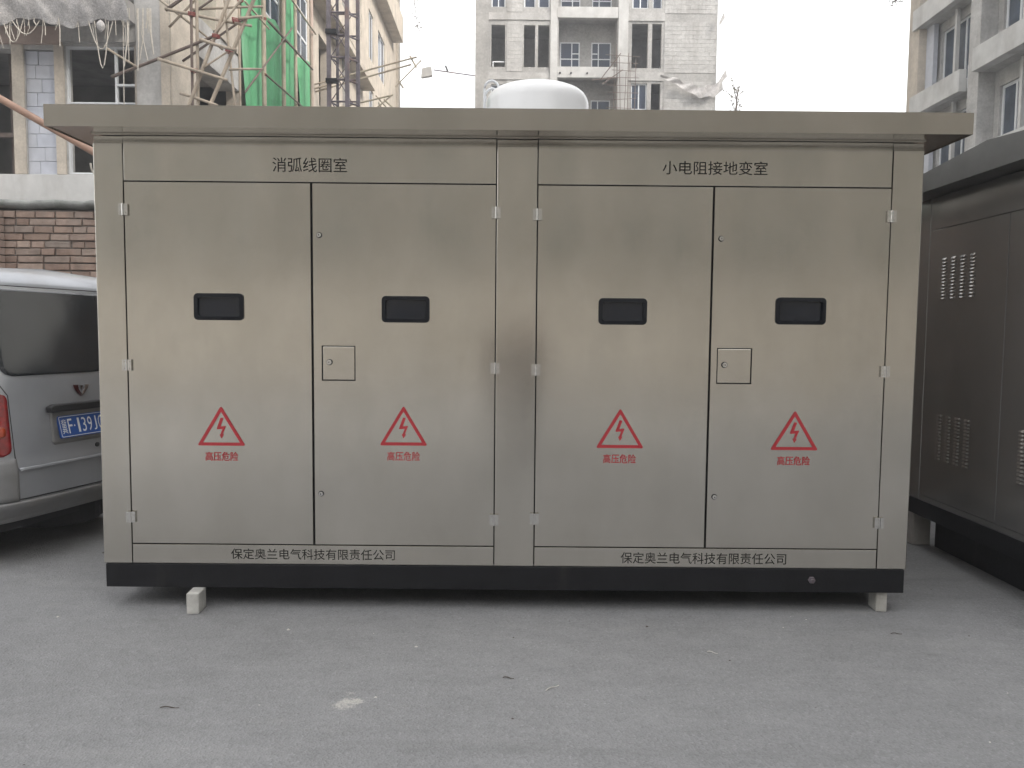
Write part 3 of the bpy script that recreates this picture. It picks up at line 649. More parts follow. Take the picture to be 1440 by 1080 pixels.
# ------------------------------------------------------------------ brick wall with coping
def brick_wall():
    t = thing('brick_boundary_wall', (-4.2, 3.05, 0), 'old red brick boundary wall with mossy concrete coping behind the van', 'wall')
    MB().box(-13, 6, 3.062, 3.28, 0, 2.615).build('mortar_core', 'mortar', t)
    # coping: rough cast strip
    def fn(u, v):
        x = -13+19*u; a = v*2*pi
        return (x, 3.16+.155*cos(a)*(1+.05*sin(x*9)), 2.668+max(-1, min(1, 1.5*sin(a)))*.040+.006*sin(x*13)+.004*sin(x*37))
    MB().grid(fn, 260, 14).build('coping', 'coping', t, smooth=True)
    random.seed(13); protos = []
    far = MB(); h = .0685; made = 0
    def brick_mesh(w, seed):
        rs = random.Random(seed); m = MB(); j = lambda a=.004: rs.uniform(-a, a)
        x0, x1, z0, z1 = -w/2, w/2, 0, .058
        P = [(x0+j(), 0+j(.003), z0+j(.003)), (x1+j(), 0+j(.003), z0+j(.003)), (x1+j(), 0+j(.003), z1+j(.003)), (x0+j(), 0+j(.003), z1+j(.003))]
        Q = [(p[0], .03, p[2]) for p in P]
        b = 0; ins = .005
        R = [(P[0][0]+ins, P[0][1]-.006, P[0][2]+ins), (P[1][0]-ins, P[1][1]-.006, P[1][2]+ins), (P[2][0]-ins, P[2][1]-.006, P[2][2]-ins), (P[3][0]+ins, P[3][1]-.006, P[3][2]-ins)]
        m.v = P+Q+R
        m.f = [(8, 9, 10, 11)]+[(i, (i+1) % 4, 8+(i+1) % 4, 8+i) for i in range(4)]+[(4+i, 4+(i+1) % 4, (i+1) % 4, i) for i in range(4)]
        return m
    kinds = {}
    for w in (.235, .115, .17):
        kinds[w] = [brick_mesh(w, s) for s in range(5)]
    built = {}
    row = 0; z = .01
    while z < 2.60:
        x = -13+(row % 2)*.12+random.uniform(0, .03)
        while x < 5.8:
            w = random.choice((.235, .235, .235, .115, .17)) if row % 3 else random.choice((.115, .235))
            k = random.randrange(5); cx = x+w/2; yy = 3.05+random.uniform(-.006, .008)
            if -4.9 < cx < -3.55 and z > 1.4:
                key = (w, k)
                if key not in built:
                    o = kinds[w][k].build('brick', 'brick', t, local=True); built[key] = o
                else: o = built[key].copy(); COL.objects.link(o)
                o.parent = t; o.location = Vector((cx, yy, z))-root_loc(t); o.rotation_euler = (0, random.uniform(-.012, .012), 0)
            else:
                b = len(far.v); far.v += [(p[0]+cx, p[1]+yy, p[2]+z) for p in kinds[w][k].v]; far.f += [tuple(b+i for i in f) for f in kinds[w][k].f]
            x += w+.011
        row += 1; z += h
    o = far.build('brickwork', 'brick_far', t); o['kind'] = 'stuff'
    # pier at the left, built in lighter orange brick and standing proud
    p = MB(); z = .01; r = 0; random.seed(4)
    while z < 2.6:
        for i in range(2):
            a = -5.06+i*.2; p.box(a, a+.188, 2.955+random.uniform(0, .008), 3.04, z, z+.058)
        z += h; r += 1
    p.build('brick_pier', 'plaster_pink', t)
brick_wall()

# ------------------------------------------------------------------ white tank
def tank():
    c = Vector((.42, 8.9, 0)); R = .855
    t = thing('white_storage_tank', c, 'white domed storage tank rising behind the steel cabinet roof', 'tank')
    prof = [(R, .35), (R, 5.22)]
    for k in range(1, 7): a = k/6*pi/2*.82; prof.append((R-.16+.16*cos(a)*1.0 if k < 4 else R*cos((k-3)/3*pi/2), 5.22+.13*sin(a) if k < 4 else 5.34+.14*sin((k-3)/3*pi/2)))
    prof = [(R, .35), (R, 5.25), (R-.004, 5.30), (R-.022, 5.36), (R-.06, 5.42), (R-.12, 5.47), (R-.21, 5.51), (R-.38, 5.545), (.15, 5.57), (0.001, 5.575)]
    n = 56; mb = MB(); b = 0
    for (r, z) in prof:
        for k in range(n): mb.v.append((c.x+r*cos(2*pi*k/n), c.y+r*sin(2*pi*k/n), z))
    for i in range(len(prof)-1):
        for k in range(n): mb.f.append((i*n+k, i*n+(k+1) % n, (i+1)*n+(k+1) % n, (i+1)*n+k))
    mb.build('shell', 'tank_white', t, smooth=True)
    for z in (1.6, 3.1, 4.6): MB().tube([(c.x, c.y, z), (c.x, c.y, z+.02)], R+.006, 56).build('hoop', 'tank_white', t)
    MB().tube([(c.x, c.y, 5.57), (c.x, c.y, 5.60)], .2, 24).build('lid', 'tank_white', t)
    mb = MB()
    for k in range(4):
        a = pi/4+k*pi/2; x, y = c.x+.6*cos(a), c.y+.6*sin(a); mb.box(x-.06, x+.06, y-.06, y+.06, 0, .5)
    mb.build('leg', 'mast_steel', t)
    for dx in (0, -.32*0):
        pass
    # ladder with hooped hand rails at the left shoulder
    for yy in (8.55, 8.95):
        pts = [(-.44, yy, .3), (-.44, yy, 5.39)]+[(-.44+.115*(1-cos(a)), yy, 5.44+.13*sin(a)) for a in [pi*k/8 for k in range(0, 9)]]+[(-.205, yy, 5.2)]
        MB().tube(pts, .021, 7).build('hand_rail', 'window_white', t, smooth=True)
    for z in [0.6+.3*i for i in range(16)]:
        MB().tube([(-.44, 8.55, z), (-.44, 8.95, z)], .012, 6).build('rung', 'window_white', t)
    MB().tube([(-.44, 8.55, 5.13), (-.24, 8.55, 5.13)], .012, 6).build('rail_brace', 'window_white', t)
tank()

# ------------------------------------------------------------------ leaning rusty pole
def pole():
    mb = MB(); a = Vector((-6.2, 2.45, 4.52)); b = Vector((1.7, 2.45, .09)); b.z = 4.52-(7.9)*.5606
    mb.tube([a.lerp(b, k/6) for k in range(7)], .031, 10)
    tag(mb.build('leaning_pole', 'pipe_copper', smooth=True), 'long coppery brown pole sloping down behind the steel cabinet from upper left', 'pole')
    mb = MB(); mb.tube([(-3.62+.10*(1-cos(x))-.0, 2.6, 2.95-.13*sin(x)) for x in [pi*k/10 for k in range(11)]], .008, 6)
    mb.tube([(-3.56+.06*(1-cos(x)), 2.6, 2.95-.10*sin(x)) for x in [pi*k/8 for k in range(9)]], .006, 6)
    tag(mb.build('cable_loop', 'rope', smooth=True), 'small loop of pale cable hanging under the coppery pole', 'cable')
pole()

# ------------------------------------------------------------------ main cabinet
def main_cabinet():
    t = thing('steel_kiosk_cabinet', (0, 1.1, 0), 'large stainless steel high voltage cabinet with four doors in the centre', 'electrical cabinet')
    XL, XR = -2.203, 2.203
    MB().box(-2.165, 2.165, .030, 2.17, .25, 2.54).build('inner_carcass', 'gap_dark', t)
    for a, b in ((XL, -2.049), (-.063, .152), (2.041, XR)):
        MB().box(a, b, -.002, .045, .246, 2.512).build('post', 'steel', t, bevel=.004)
        MB().box(a+.001, b-.001, .008, .044, 2.5125, 2.548).build('slot_strip', 'steel', t)
    for a, b in ((XL, XL+.02), (XR-.02, XR)):
        MB().box(a, b, .047, 2.19, .246, 2.548).build('side_panel', 'steel', t)
    MB().box(XL+.022, XR-.022, 2.175, 2.195, .246, 2.548).build('back_panel', 'steel', t)
    heads = []
    for k, (a, b, txt, x0, x1, z0, z1) in enumerate(((-2.044, -.068, '消弧线圈室', -1.254, -.859, 2.367, 2.443), (.157, 2.036, '小电阻接地变室', .816, 1.373, 2.373, 2.444))):
        h = MB().box(a, b, .000, .024, 2.315, 2.549).build('header_panel', 'steel', t, bevel=.002)
        lettering('lettering', txt, x0, x1, z0, z1, -.0014, 'print_black', h, thin=.0)
        s = MB().box(a, b, -.001, .026, .248, .353).build('sill_panel', 'steel', t, bevel=.002)
        if k == 0: lettering('lettering', '保定奥兰电气科技有限责任公司', -1.506, -.609, .274, .333, -.0024, 'print_black', s, thin=.0)
        else: lettering('lettering', '保定奥兰电气科技有限责任公司', .632, 1.541, .268, .330, -.0024, 'print_black', s, thin=.0)
    # hinge, lock and screw prototypes
    def hinge_mesh():
        m = MB(); m.box(-.024, -.003, -.014, -.003, -.03, .03); m.box(.003, .024, -.014, -.003, -.03, .03)
        m.tube([(0, -.014, -.031), (0, -.014, .031)], .006, 8)
        for sx in (-.014, .014):
            for sz in (-.018, .018): m.tube([(sx, -.0145, sz), (sx, -.017, sz)], .003, 6)
        return m
    hp = None
    def add_hinge(par, x, z):
        nonlocal hp
        if hp is None: hp = hinge_mesh().build('hinge', 'steel_bright', par, local=True); o = hp
        else: o = hp.copy(); COL.objects.link(o); o.parent = par
        o.location = Vector((x, 0, z))-root_loc(t)
    def lock(par, x, z, y=-.0045, r=.013):
        m = MB(); m.tube([(x, y, z), (x, y-.007, z), (x, y-.0071, z)], r, 16); m.tube([(x, y-.0072, z), (x, y-.011, z)], r*.62, 12)
        o = m.build('lock', 'steel_bright', par, bevel=.0015)
        m = MB(); m.tube([(x, .001, z), (x, -.0042, z)], r+.0035, 16); m.build('lock_ring', 'gap_dark', t)
        m = MB(); m.box(x-.0018, x+.0018, y-.0125, y-.0109, z-.004, z+.004); m.build('keyhole', 'gap_dark', t)
    doors = [  # x0,x1, hinge side, window box, warning sign centre, bolts
        (-2.043, -1.056, 'L', (-1.678, -1.421, 1.583, 1.720), (-1.548, 1.118), False, 'plain outer door left of the first door gap'),
        (-1.043, -.069, 'R', (-.672, -.424, 1.579, 1.714), (-.560, 1.127), True, None),
        (.158, 1.086, 'L', (.492, .743, 1.578, 1.713), (.615, 1.123), False, None),
        (1.098, 2.036, 'R', (1.443, 1.704, 1.587, 1.725), (1.563, 1.120), True, None)]
    for i, (a, b, side, wb, wc, lk, lab) in enumerate(doors):
        z0, z1 = .360, 2.308
        wx0, wx1, wz0, wz1 = wb[0]-.004, wb[1]+.004, wb[2]-.003, wb[3]+.003
        hatch = {1: (-1.001, -.819, 1.259, 1.449), 3: (1.130, 1.320, 1.260, 1.455)}.get(i)
        holes = [(wx0+.012, wx1-.012, wz0+.012, wz1-.012)]
        if hatch: holes.append(hatch)
        m = MB()
        # door skin with real openings: front sheet .022 thick
        wall_grid(m, 'y', .000, .022, a, b, z0, z1, holes)
        d = m.build('door', 'steel', t)
        # weld so that the sheet is one surface, then bevel outer edges
        bm = bmesh.new(); bm.from_mesh(d.data); bmesh.ops.remove_doubles(bm, verts=bm.verts, dist=1e-5)
        bmesh.ops.dissolve_limit(bm, angle_limit=.01, verts=bm.verts, edges=bm.edges)
        bm.to_mesh(d.data); bm.free()
        # tiny hang error of each leaf
        ang = (.0016, -.0022, .0012, -.0018)[i]
        hx = a if side == 'L' else b
        M = Matrix.Translation((hx, .0, 0)) @ Matrix.Rotation(-ang if side == 'L' else -ang, 4, 'Z') @ Matrix.Translation((-hx, 0, 0))
        off = Matrix.Translation(root_loc(t))
        d.data.transform(off.inverted() @ M @ off)
        # viewing window
        fr = MB(); outer = rrect(wx0, wx1, wz0, wz1, .022); inner = rrect(wx0+.02, wx1-.02, wz0+.02, wz1-.02, .012)
        n = len(outer); b0 = 0
        for (pl, y) in ((outer, .002), (outer, -.010), (inner, -.012), (inner, .012)):
            fr.v += [(p[0], y, p[1]) for p in pl]
        for r in range(3):
            for k in range(n): fr.f.append((r*n+k, r*n+(k+1) % n, (r+1)*n+(k+1) % n, (r+1)*n+k))
        f = fr.build('window_gasket', 'rubber_black', d)
        smooth_by_angle(f, 35)
        MB().prism(rrect(wx0+.016, wx1-.016, wz0+.016, wz1-.016, .01), 'y', .004, .008).build('viewing_pane', 'window_glass', d)
        # warning sign
        cx, zt = wc; hw, hh = .130, .217
        m = MB(); tri = [(cx, zt), (cx-hw, zt-hh), (cx+hw, zt-hh)]
        def off2(P, dd):
            c = (cx, zt-hh*.66); k = 1-dd/(hh/3); return [(c[0]+(p[0]-c[0])*k, c[1]+(p[1]-c[1])*k) for p in P]
        def rnd(P, r):
            out = []
            for q in range(3):
                p0, p1, p2 = Vector(P[q-1]), Vector(P[q]), Vector(P[(q+1) % 3])
                u = (p0-p1).normalized(); v = (p2-p1).normalized()
                for k in range(5):
                    s = k/4; out.append(tuple(p1+u*(r*(1-s)**2)+v*(r*s**2)))
            return out
        O = rnd(tri, .013); I = rnd(off2(tri, .0160), .004); n = len(O)
        y = -.0016 - (0.0022 if True else 0)
        for pl in (O, I): m.v += [(p[0], y, p[1]) for p in pl]
        for k in range(n): m.f.append((k, (k+1) % n, n+(k+1) % n, n+k))
        bolt = [(.006, .050), (-.016, .008), (-.004, .006), (-.006, .0), (.014, .004)]
        bx, bz = cx, zt-.125
        up = [(.012, .058), (-.003, .060), (-.024, .002), (-.022, -.003), (.006, -.001), (-.004, -.030), (-.010, -.030), (.000, -.053), (.014, -.030), (.007, -.030), (.024, .012), (.022, .015), (-.004, .012)]
        b0 = len(m.v); m.v += [(bx+p, y, bz+q) for p, q in up]; m.f.append(tuple(range(b0, b0+len(up))))
        s = m.build('warning_sign', 'print_red', d)
        lettering('lettering', '高压危险', cx-.089, cx+.089, zt-hh-.084, zt-hh-.034, -.0038, 'print_red', d, thin=.008)
        if hatch:
            hx0, hx1, hz0, hz1 = hatch
            h = MB().box(hx0+.006, hx1-.006, .001, .02, hz0+.006, hz1-.006).build('key_hatch', 'steel', d, bevel=.0015)
            lock(d, hx0+.042, hz0+(hz1-hz0)*.53, y=-.0045, r=.013)
            lx = a+.034 if i == 1 else a+.038
            lock(d, lx, 2.037, r=.012); lock(d, lx, .642, r=.012)
        hx = a-.004 if side == 'L' else b+.003
        for z in ((2.162, 1.335, .506) if i in (0, 1, 3) else (2.155, 1.328, .514)): add_hinge(d, hx, z)
    # base
    MB().box(-2.192, 2.192, -.006, 2.18, .115, .2445).build('base_frame', 'base_black', t, bevel=.003)
    m = MB(); m.tube([(1.681, -.006, .186), (1.681, -.020, .186)], .019, 6); m.tube([(1.681, -.020, .186), (1.681, -.034, .186)], .010, 8); m.build('earth_bolt', 'mast_steel', t)
    # roof: eave box with a low ridge
    R0, R1, y0, y1 = -2.357, 2.357, -.17, 2.37; zb, zt = 2.552, 2.660
    m = MB(); ym = (y0+y1)/2
    m.prism([(y0+.003, zb+.03), (y1-.003, zb+.03), (y1-.003, zt-.003), (ym, zt+.11), (y0+.003, zt-.003)], 'x', R0+.003, R1-.003); m.build('roof', 'steel_roof', t, bevel=.003)
    MB().box(R0, R1, y0, y0+.002, zb, zt).box(R0, R1, y0+.002, y0+.02, zb, zb+.003).build('fascia', 'steel_roof', t)
    for a, b in ((R0, R0+.002), (R1-.002, R1)): MB().box(a, b, y0+.0021, y1, zb, zt).build('fascia', 'steel_roof', t)
    MB().box(R0+.004, R1-.004, y0+.021, y1-.01, zb+.006, zb+.014).build('soffit', 'steel_roof', t)
    # drip strip along the soffit
    MB().box(-2.2, 2.2, -.020, -.006, zb-.002, zb+.005).build('drip_strip', 'steel_roof', t)
main_cabinet()

def support_blocks():
    g = 'blocks carrying the steel cabinets'
    def blk(name, loc, sz, rz, label, m='block_white'):
        b = MB(); b.box(-sz[0]/2, sz[0]/2, -sz[1]/2, sz[1]/2, 0, sz[2])
        o = b.build(name, m, bevel=.006); o.location = loc; o.rotation_euler = (0, 0, rz); tag(o, label, 'block', g)
    blk('concrete_block', (-1.683, -.045, 0), (.066, .12, .1145), radians(3), 'pale block standing on edge under the left end of the cabinet base')
    blk('concrete_block', (2.088, .070, 0), (.060, .11, .1145), radians(-4), 'chipped pale block under the right end of the cabinet base')
    blk('concrete_block', (0.2, 2.0, 0), (.1, .2, .1145), 0.1, 'block under the back of the central cabinet, hidden in shade')
    blk('concrete_block', (3.04, 1.50, 0), (.13, .22, .243), 0, 'taller block with a pale top under the far end of the louvred cabinet', 'concrete')
    blk('concrete_block', (3.03, -.45, 0), (.12, .20, .243), 0, 'block under the near end of the louvred cabinet on the right')
    blk('concrete_block', (6.1, .4, 0), (.16, .5, .243), 0, 'block under the outer end of the louvred cabinet')
support_blocks()

# ------------------------------------------------------------------ neighbour cabinet
def side_cabinet():
    X = 2.95; Y0, Y1 = -.62, 1.44
    t = thing('louvred_steel_cabinet', (4.4, .41, 0), 'dark louvred stainless steel cabinet with gabled roof at the right edge', 'electrical cabinet')
    MB().box(X+.03, 6.2, Y0+.03, Y1-.03, .37, 2.48).build('inner_carcass', 'gap_dark', t)
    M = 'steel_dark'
    for a, b in ((Y0, Y0+.13), (Y1-.15, Y1)): MB().box(X, X+.028, a, b, .362, 2.485).build('post', M, t, bevel=.004)
    MB().box(X+.002, X+.028, Y0+.134, Y1-.154, 2.262, 2.486).build('header_panel', M, t, bevel=.002)
    MB().box(X+.002, X+.028, Y0+.134, Y1-.154, .362, .398).build('sill_panel', M, t)
    MB().box(X+.1, 6.23, Y0, Y0+.02, .362, 2.485).build('side_panel', M, t); MB().box(X+.1, 6.23, Y1-.02, Y1, .362, 2.485).build('side_panel', M, t)
    lp = None
    for (a, b, groups) in ((.428, 1.286, ((.72, 1.15, 1.775, 2.06), (.70, 1.13, .68, 1.0))), (-.486, .422, ((-.17, .26, 1.775, 2.06), (-.16, .27, .68, 1.0)))):
        p = MB().box(X+.001, X+.026, a, b, .402, 2.258).build('panel', M, t, bevel=.002)
        for (ya, yb, za, zb) in groups:
            for c in range(4):
                for r in range(13 if za > 1 else 14):
                    w = (yb-ya)/4; y = ya+w*(c+.5); z = za+(zb-za)*(r+.5)/(13 if za > 1 else 14)
                    if lp is None:
                        m = MB(); n = 8     # pressed louvre: half hood open at the bottom
                        def fn(u, v):
                            yy = -.036+.072*u; e = sin(pi*u)**.5 if 0 < u < 1 else 0
                            return (-.010*e*(1-v)**1.0, yy, -.006+.014*v*(.5+.5*e))
                        m.grid(fn, 10, 3); lp = m.build('louvre', 'steel_dark', p, local=True, smooth=True); o = lp
                    else: o = lp.copy(); COL.objects.link(o); o.parent = p
                    o.location = Vector((X-.0005, y, z))-root_loc(t)
    MB().box(X+.0, 6.2, Y0+.01, Y1-.01, .245, .36).build('base_frame', 'base_black', t, bevel=.003)
    MB().box(X+.16, 6.0, Y0+.12, Y1-.10, .004, .244).build('under_shade_fill', 'base_black', t)  # dark solid added to stand in for the shade under the base
    R0, ya, yb = 2.78, -.79, 1.61; zb, zt = 2.49, 2.575; ym = .41
    MB().prism([(ya, zb), (yb, zb), (yb, zt), (ym, zt+.095), (ya, zt)], 'x', R0, R0+.004).build('gable_fascia', 'roof_dark', t)
    MB().prism([(ya+.004, zb+.008), (yb-.004, zb+.008), (yb-.004, zt-.004), (ym, zt+.09), (ya+.004, zt-.004)], 'x', R0+.0045, 6.4).build('roof', 'roof_dark', t)
side_cabinet()

# ------------------------------------------------------------------ van
def van():
    t = thing('parked_minivan', (-2.98, 1.21, 0), 'silver grey minivan seen from behind, parked at the left of the steel cabinet', 'van', rotz=radians(75))
    prof = [(.70, .28), (.735, .40), (.75, .60), (.752, .90), (.748, 1.10), (.735, 1.22), (.712, 1.40), (.685, 1.58), (.665, 1.72), (.645, 1.81), (.60, 1.875), (.48, 1.918), (.25, 1.935), (0, 1.94)]
    def hw(z):
        for (a, za), (b, zb) in zip(prof, prof[1:]):
            if za <= z <= zb: return a+(b-a)*(z-za)/(zb-za+1e-9)
        return .70 if z < .28 else 0
    def yr(x, z):
        """rear face: y (forward) at (x across, z up)"""
        if z < .30: b = .05
        elif z < .40: b = .05-.09*(z-.30)/.10
        elif z < .62: b = -.04
        elif z < .70: b = -.04+.018*(z-.62)/.08
        elif z < 1.2: b = -.022+.039*(z-.70)/.5
        elif z < 1.78: b = .017+.13*(z-1.2)/.58
        else: b = .147+.16*((z-1.78)/.16)**2
        k = abs(x)/.76
        return b+.035*k*k+.16*k**9
    L = 3.65
    # body shell : rear cap + sides/roof
    mb = MB(); nz = 60; nx = 36
    zs = [.28+(1.94-.28)*i/nz for i in range(nz+1)]
    for z in zs:
        h = max(hw(z), .004)
        for j in range(nx+1):
            x = h*(2*j/nx-1); mb.v.append((x, yr(x, z), z))
    for i in range(nz):
        for j in range(nx): a = i*(nx+1)+j; mb.f.append((a, a+1, a+nx+2, a+nx+1))
    # side loops from the cap outline forwards
    out = [i*(nx+1) for i in range(nz+1)]+[nz*(nx+1)+j for j in range(1, nx+1)]+[i*(nx+1)+nx for i in range(nz-1, -1, -1)]
    prev = out
    st = [(.35, 1, 1, 0), (1.0, 1, 1.004, 0), (1.8, 1, 1.006, 0), (2.5, 1, 1.0, 0), (2.95, .99, .96, 0), (3.3, .95, .70, 0), (3.6, .88, .50, 0), (L, .78, .42, 0)]
    for (y, sx, sz, _) in st:
        cur = []
        for idx in out:
            x, _, z = mb.v[idx]; zz = .28+(z-.28)*sz; cur.append(len(mb.v)); mb.v.append((x*sx, y if y > .3 else y, zz))
        for k in range(len(out)-1): mb.f.append((prev[k], cur[k], cur[k+1], prev[k+1]))
        prev = cur
    mb.f.append(tuple(prev))
    for loop_a in (out,):
        pass
    bot = [out[0]]
    o = mb.build('body', 'van_paint', t, local=True); smooth_by_angle(o, 30)
    MB().box(-.66, .66, .12, 3.5, .22, .45).build('underbody', 'van_trim', t, local=True)
    def patch(name, poly_or_rect, offs, m, r=0, parent=t, nu=20, nv=10, thick=True):
        x0, x1, z0, z1 = poly_or_rect
        mbp = MB()
        def fn(u, v):
            z = z0+(z1-z0)*v
            # rounded corners: shrink the row width near top/bottom
            dz = min(z-z0, z1-z); s = 0
            if r and dz < r: s = r-math.sqrt(max(0, r*r-(r-dz)**2))
            x = (x0+s)+(x1-x0-2*s)*u
            return (x, yr(x, z)-offs, z)
        mbp.grid(fn, nu, nv)
        o = mbp.build(name, m, parent, local=True, smooth=True)
        if thick:
            s = o.modifiers.new('thick', 'SOLIDIFY'); s.thickness = .008; s.offset = 0
        return o
    def strip(name, pts, w, offs, m, parent=t):
        mbp = MB(); P = [(x, yr(x, z)-offs, z) for x, z in pts]; mbp.tube(P, w, 6); return mbp.build(name, m, parent, local=True, smooth=True)
    gl = patch('rear_window', (-.575, .575, 1.222, 1.775), .006, 'van_glass', r=.07, nv=40)
    # tailgate outline seams
    seam = [(-.53, .44), (-.53, .44), (-.545, 1.10), (-.60, 1.19), (-.58, 1.77), (-.53, 1.80), (.53, 1.80), (.58, 1.77), (.60, 1.19), (.545, 1.10), (.53, .44)]
    pts = []
    for a, b in zip(seam[1:], seam[2:]):
        for k in range(8): pts.append((a[0]+(b[0]-a[0])*k/8, a[1]+(b[1]-a[1])*k/8))
    strip('tailgate_seam', pts, .0035, -.001, 'van_trim')
    strip('tailgate_seam', [(-.53+1.06*k/30, .437) for k in range(31)], .005, -.001, 'van_trim')
    # lower door crease, bright lip
    patch('tailgate_lip', (-.53, .53, .618, .640), .012, 'van_paint', nu=30, nv=3)
    patch('bumper', (-.735, .735, .285, .425), .012, 'van_paint_low', nu=34, nv=8)
    patch('bumper_corner', (-.745, -.535, .43, .70), .006, 'van_paint_low', nu=12, nv=8)
    patch('bumper_corner', (.535, .745, .43, .70), .006, 'van_paint_low', nu=12, nv=8)
    for s in (-1, 1):
        a, b = sorted((s*.750, s*.560))
        l = patch('tail_lamp', (a, b, .72, 1.12), .010, 'lamp_red', r=.05, nu=12, nv=24)
        patch('lamp_lens', (a+.02, b-.03, .84, .91), .018, 'lamp_amber', r=.02, parent=l, nu=8, nv=6)
    # number plate recess, light bar, plate
    patch('plate_recess', (-.27, .27, .75, .985), .0015, 'van_paint_low', r=.02)
    m = MB(); y0 = yr(0, 1.0)
    m.prism([(-.30, .968), (.30, .968), (.31, 1.008), (.27, 1.022), (-.27, 1.022), (-.31, 1.008)], 'y', y0-.055, y0-.006)
    m.build('plate_light_bar', 'van_trim', t, local=True, bevel=.01)
    MB().prism([(p[0], p[1]) for p in rrect(-.22, .22, .785, .938, .012)], 'y', y0-.030, y0-.018).build('number_plate', 'plate_blue', t, local=True)
    pl = [o for o in COL.objects if o.name.startswith('number_plate')][-1]
    yp = y0-.0312
    m = MB(); O = rrect(-.214, .214, .791, .932, .010); I = rrect(-.210, .210, .795, .928, .008); n = len(O)
    for q in (O, I): m.v += [(p[0], yp, p[1]) for p in q]
    for k in range(n): m.f.append((k, (k+1) % n, n+(k+1) % n, n+k))
    m.build('plate_border', 'plate_white', pl, local=True)
    idn = lambda p: p
    lettering('plate_lettering', '冀', -.200, -.158, .812, .912, yp, 'plate_white', pl, local_xform=idn)
    lettering('plate_lettering', 'F', -.148, -.112, .812, .912, yp, 'plate_white', pl, local_xform=idn)
    m = MB(); m.prism([(-.094+.006*cos(2*pi*k/10), .862+.006*sin(2*pi*k/10)) for k in range(10)], 'y', yp-.0005, yp); m.build('plate_dot', 'plate_white', pl, local=True)
    for ch, a, b in (('1', -.066, -.048), ('3', -.030, .006), ('9', .020, .058), ('J', .072, .100), ('G', .114, .156)):
        lettering('plate_lettering', ch, a, b, .812, .912, yp, 'plate_white', pl, local_xform=idn)
    pl.rotation_euler = (radians(-13), 0, 0); pc = Vector((0, y0-.024, .86)); pl.location = pc - pl.rotation_euler.to_matrix() @ pc
    # winged V emblem
    ye = yr(0, 1.1)-.004
    wing = [(.003, 1.058), (.003, 1.080), (.022, 1.104), (.030, 1.138), (.066, 1.140), (.052, 1.108), (.028, 1.080)]
    for s in (-1, 1):
        poly = [(s*a, b) for a, b in wing]
        MB().prism(poly, 'y', ye-.012, ye).build('emblem', 'emblem_red' if s < 0 else 'chrome', t, local=True, bevel=.002)
    MB().prism([(-.012, 1.132), (.012, 1.132), (0, 1.098)], 'y', ye-.012, ye).build('emblem', 'chrome', t, local=True)
    m = MB(); m.tube([(.10, yr(.1, .70)-.004, .705), (.10, yr(.1, .7)-.012, .705)], .016, 12); m.build('tailgate_lock', 'van_trim', t, local=True)
    # side windows, door handles, mirrors
    for s in (-1, 1):
        for (ya, yb) in ((.35, 1.25), (1.33, 2.1), (2.18, 2.8)):
            mbp = MB()
            def fn(u, v, s=s, ya=ya, yb=yb): z = 1.24+.46*v; return (s*(hw(z)*1.0+.004), ya+(yb-ya)*u, z)
            mbp.grid(fn, 4, 6); mbp.build('side_window', 'van_glass', t, local=True, smooth=True)
        MB().box(s*.76-.02, s*.76+.02, 1.4, 1.55, 1.05, 1.08).build('door_handle', 'van_trim', t, local=True, bevel=.005)
        MB().box(min(s*.78, s*.92), max(s*.78, s*.92), 2.75, 2.83, 1.2, 1.38).build('side_mirror', 'van_trim', t, local=True, bevel=.03)
    for s in (-1, 1):
        for y in (.62, 3.05):
            w = MB(); w.tube([(s*.45, y, .285), (s*.46, y, .285), (s*.68, y, .285), (s*.69, y, .285)], .283, 28)
            wo = w.build('wheel', 'tyre', t, local=True, bevel=.02)
            h = MB(); h.tube([(s*.691, y, .285), (s*.70, y, .285)], .18, 20); h.build('rim', 'alloy', wo, local=True, bevel=.01)
    m = MB(); m.tube([(.15, .40, .13), (.15, .40, .135), (.15, .40, .27), (.15, .40, .28)], .29, 28); m.build('spare_wheel', 'tyre', t, local=True, bevel=.02)
    m = MB(); m.tube([(-.5, .62, .27), (.5, .62, .27)], .045, 10); m.grid(lambda u, v: (.11*sin(pi*v)*cos(2*pi*u), .62+.11*sin(pi*v)*sin(2*pi*u), .27+.11*cos(pi*v)), 12, 8); m.build('rear_axle', 'van_trim', t, local=True)
    # headlights / windscreen, so it stays a van from any side
    for s in (-1, 1): MB().box(min(s*.4, s*.58), max(s*.4, s*.58), 3.63, 3.67, .68, .84).build('headlight', 'plate_white', t, local=True, bevel=.02)
van()

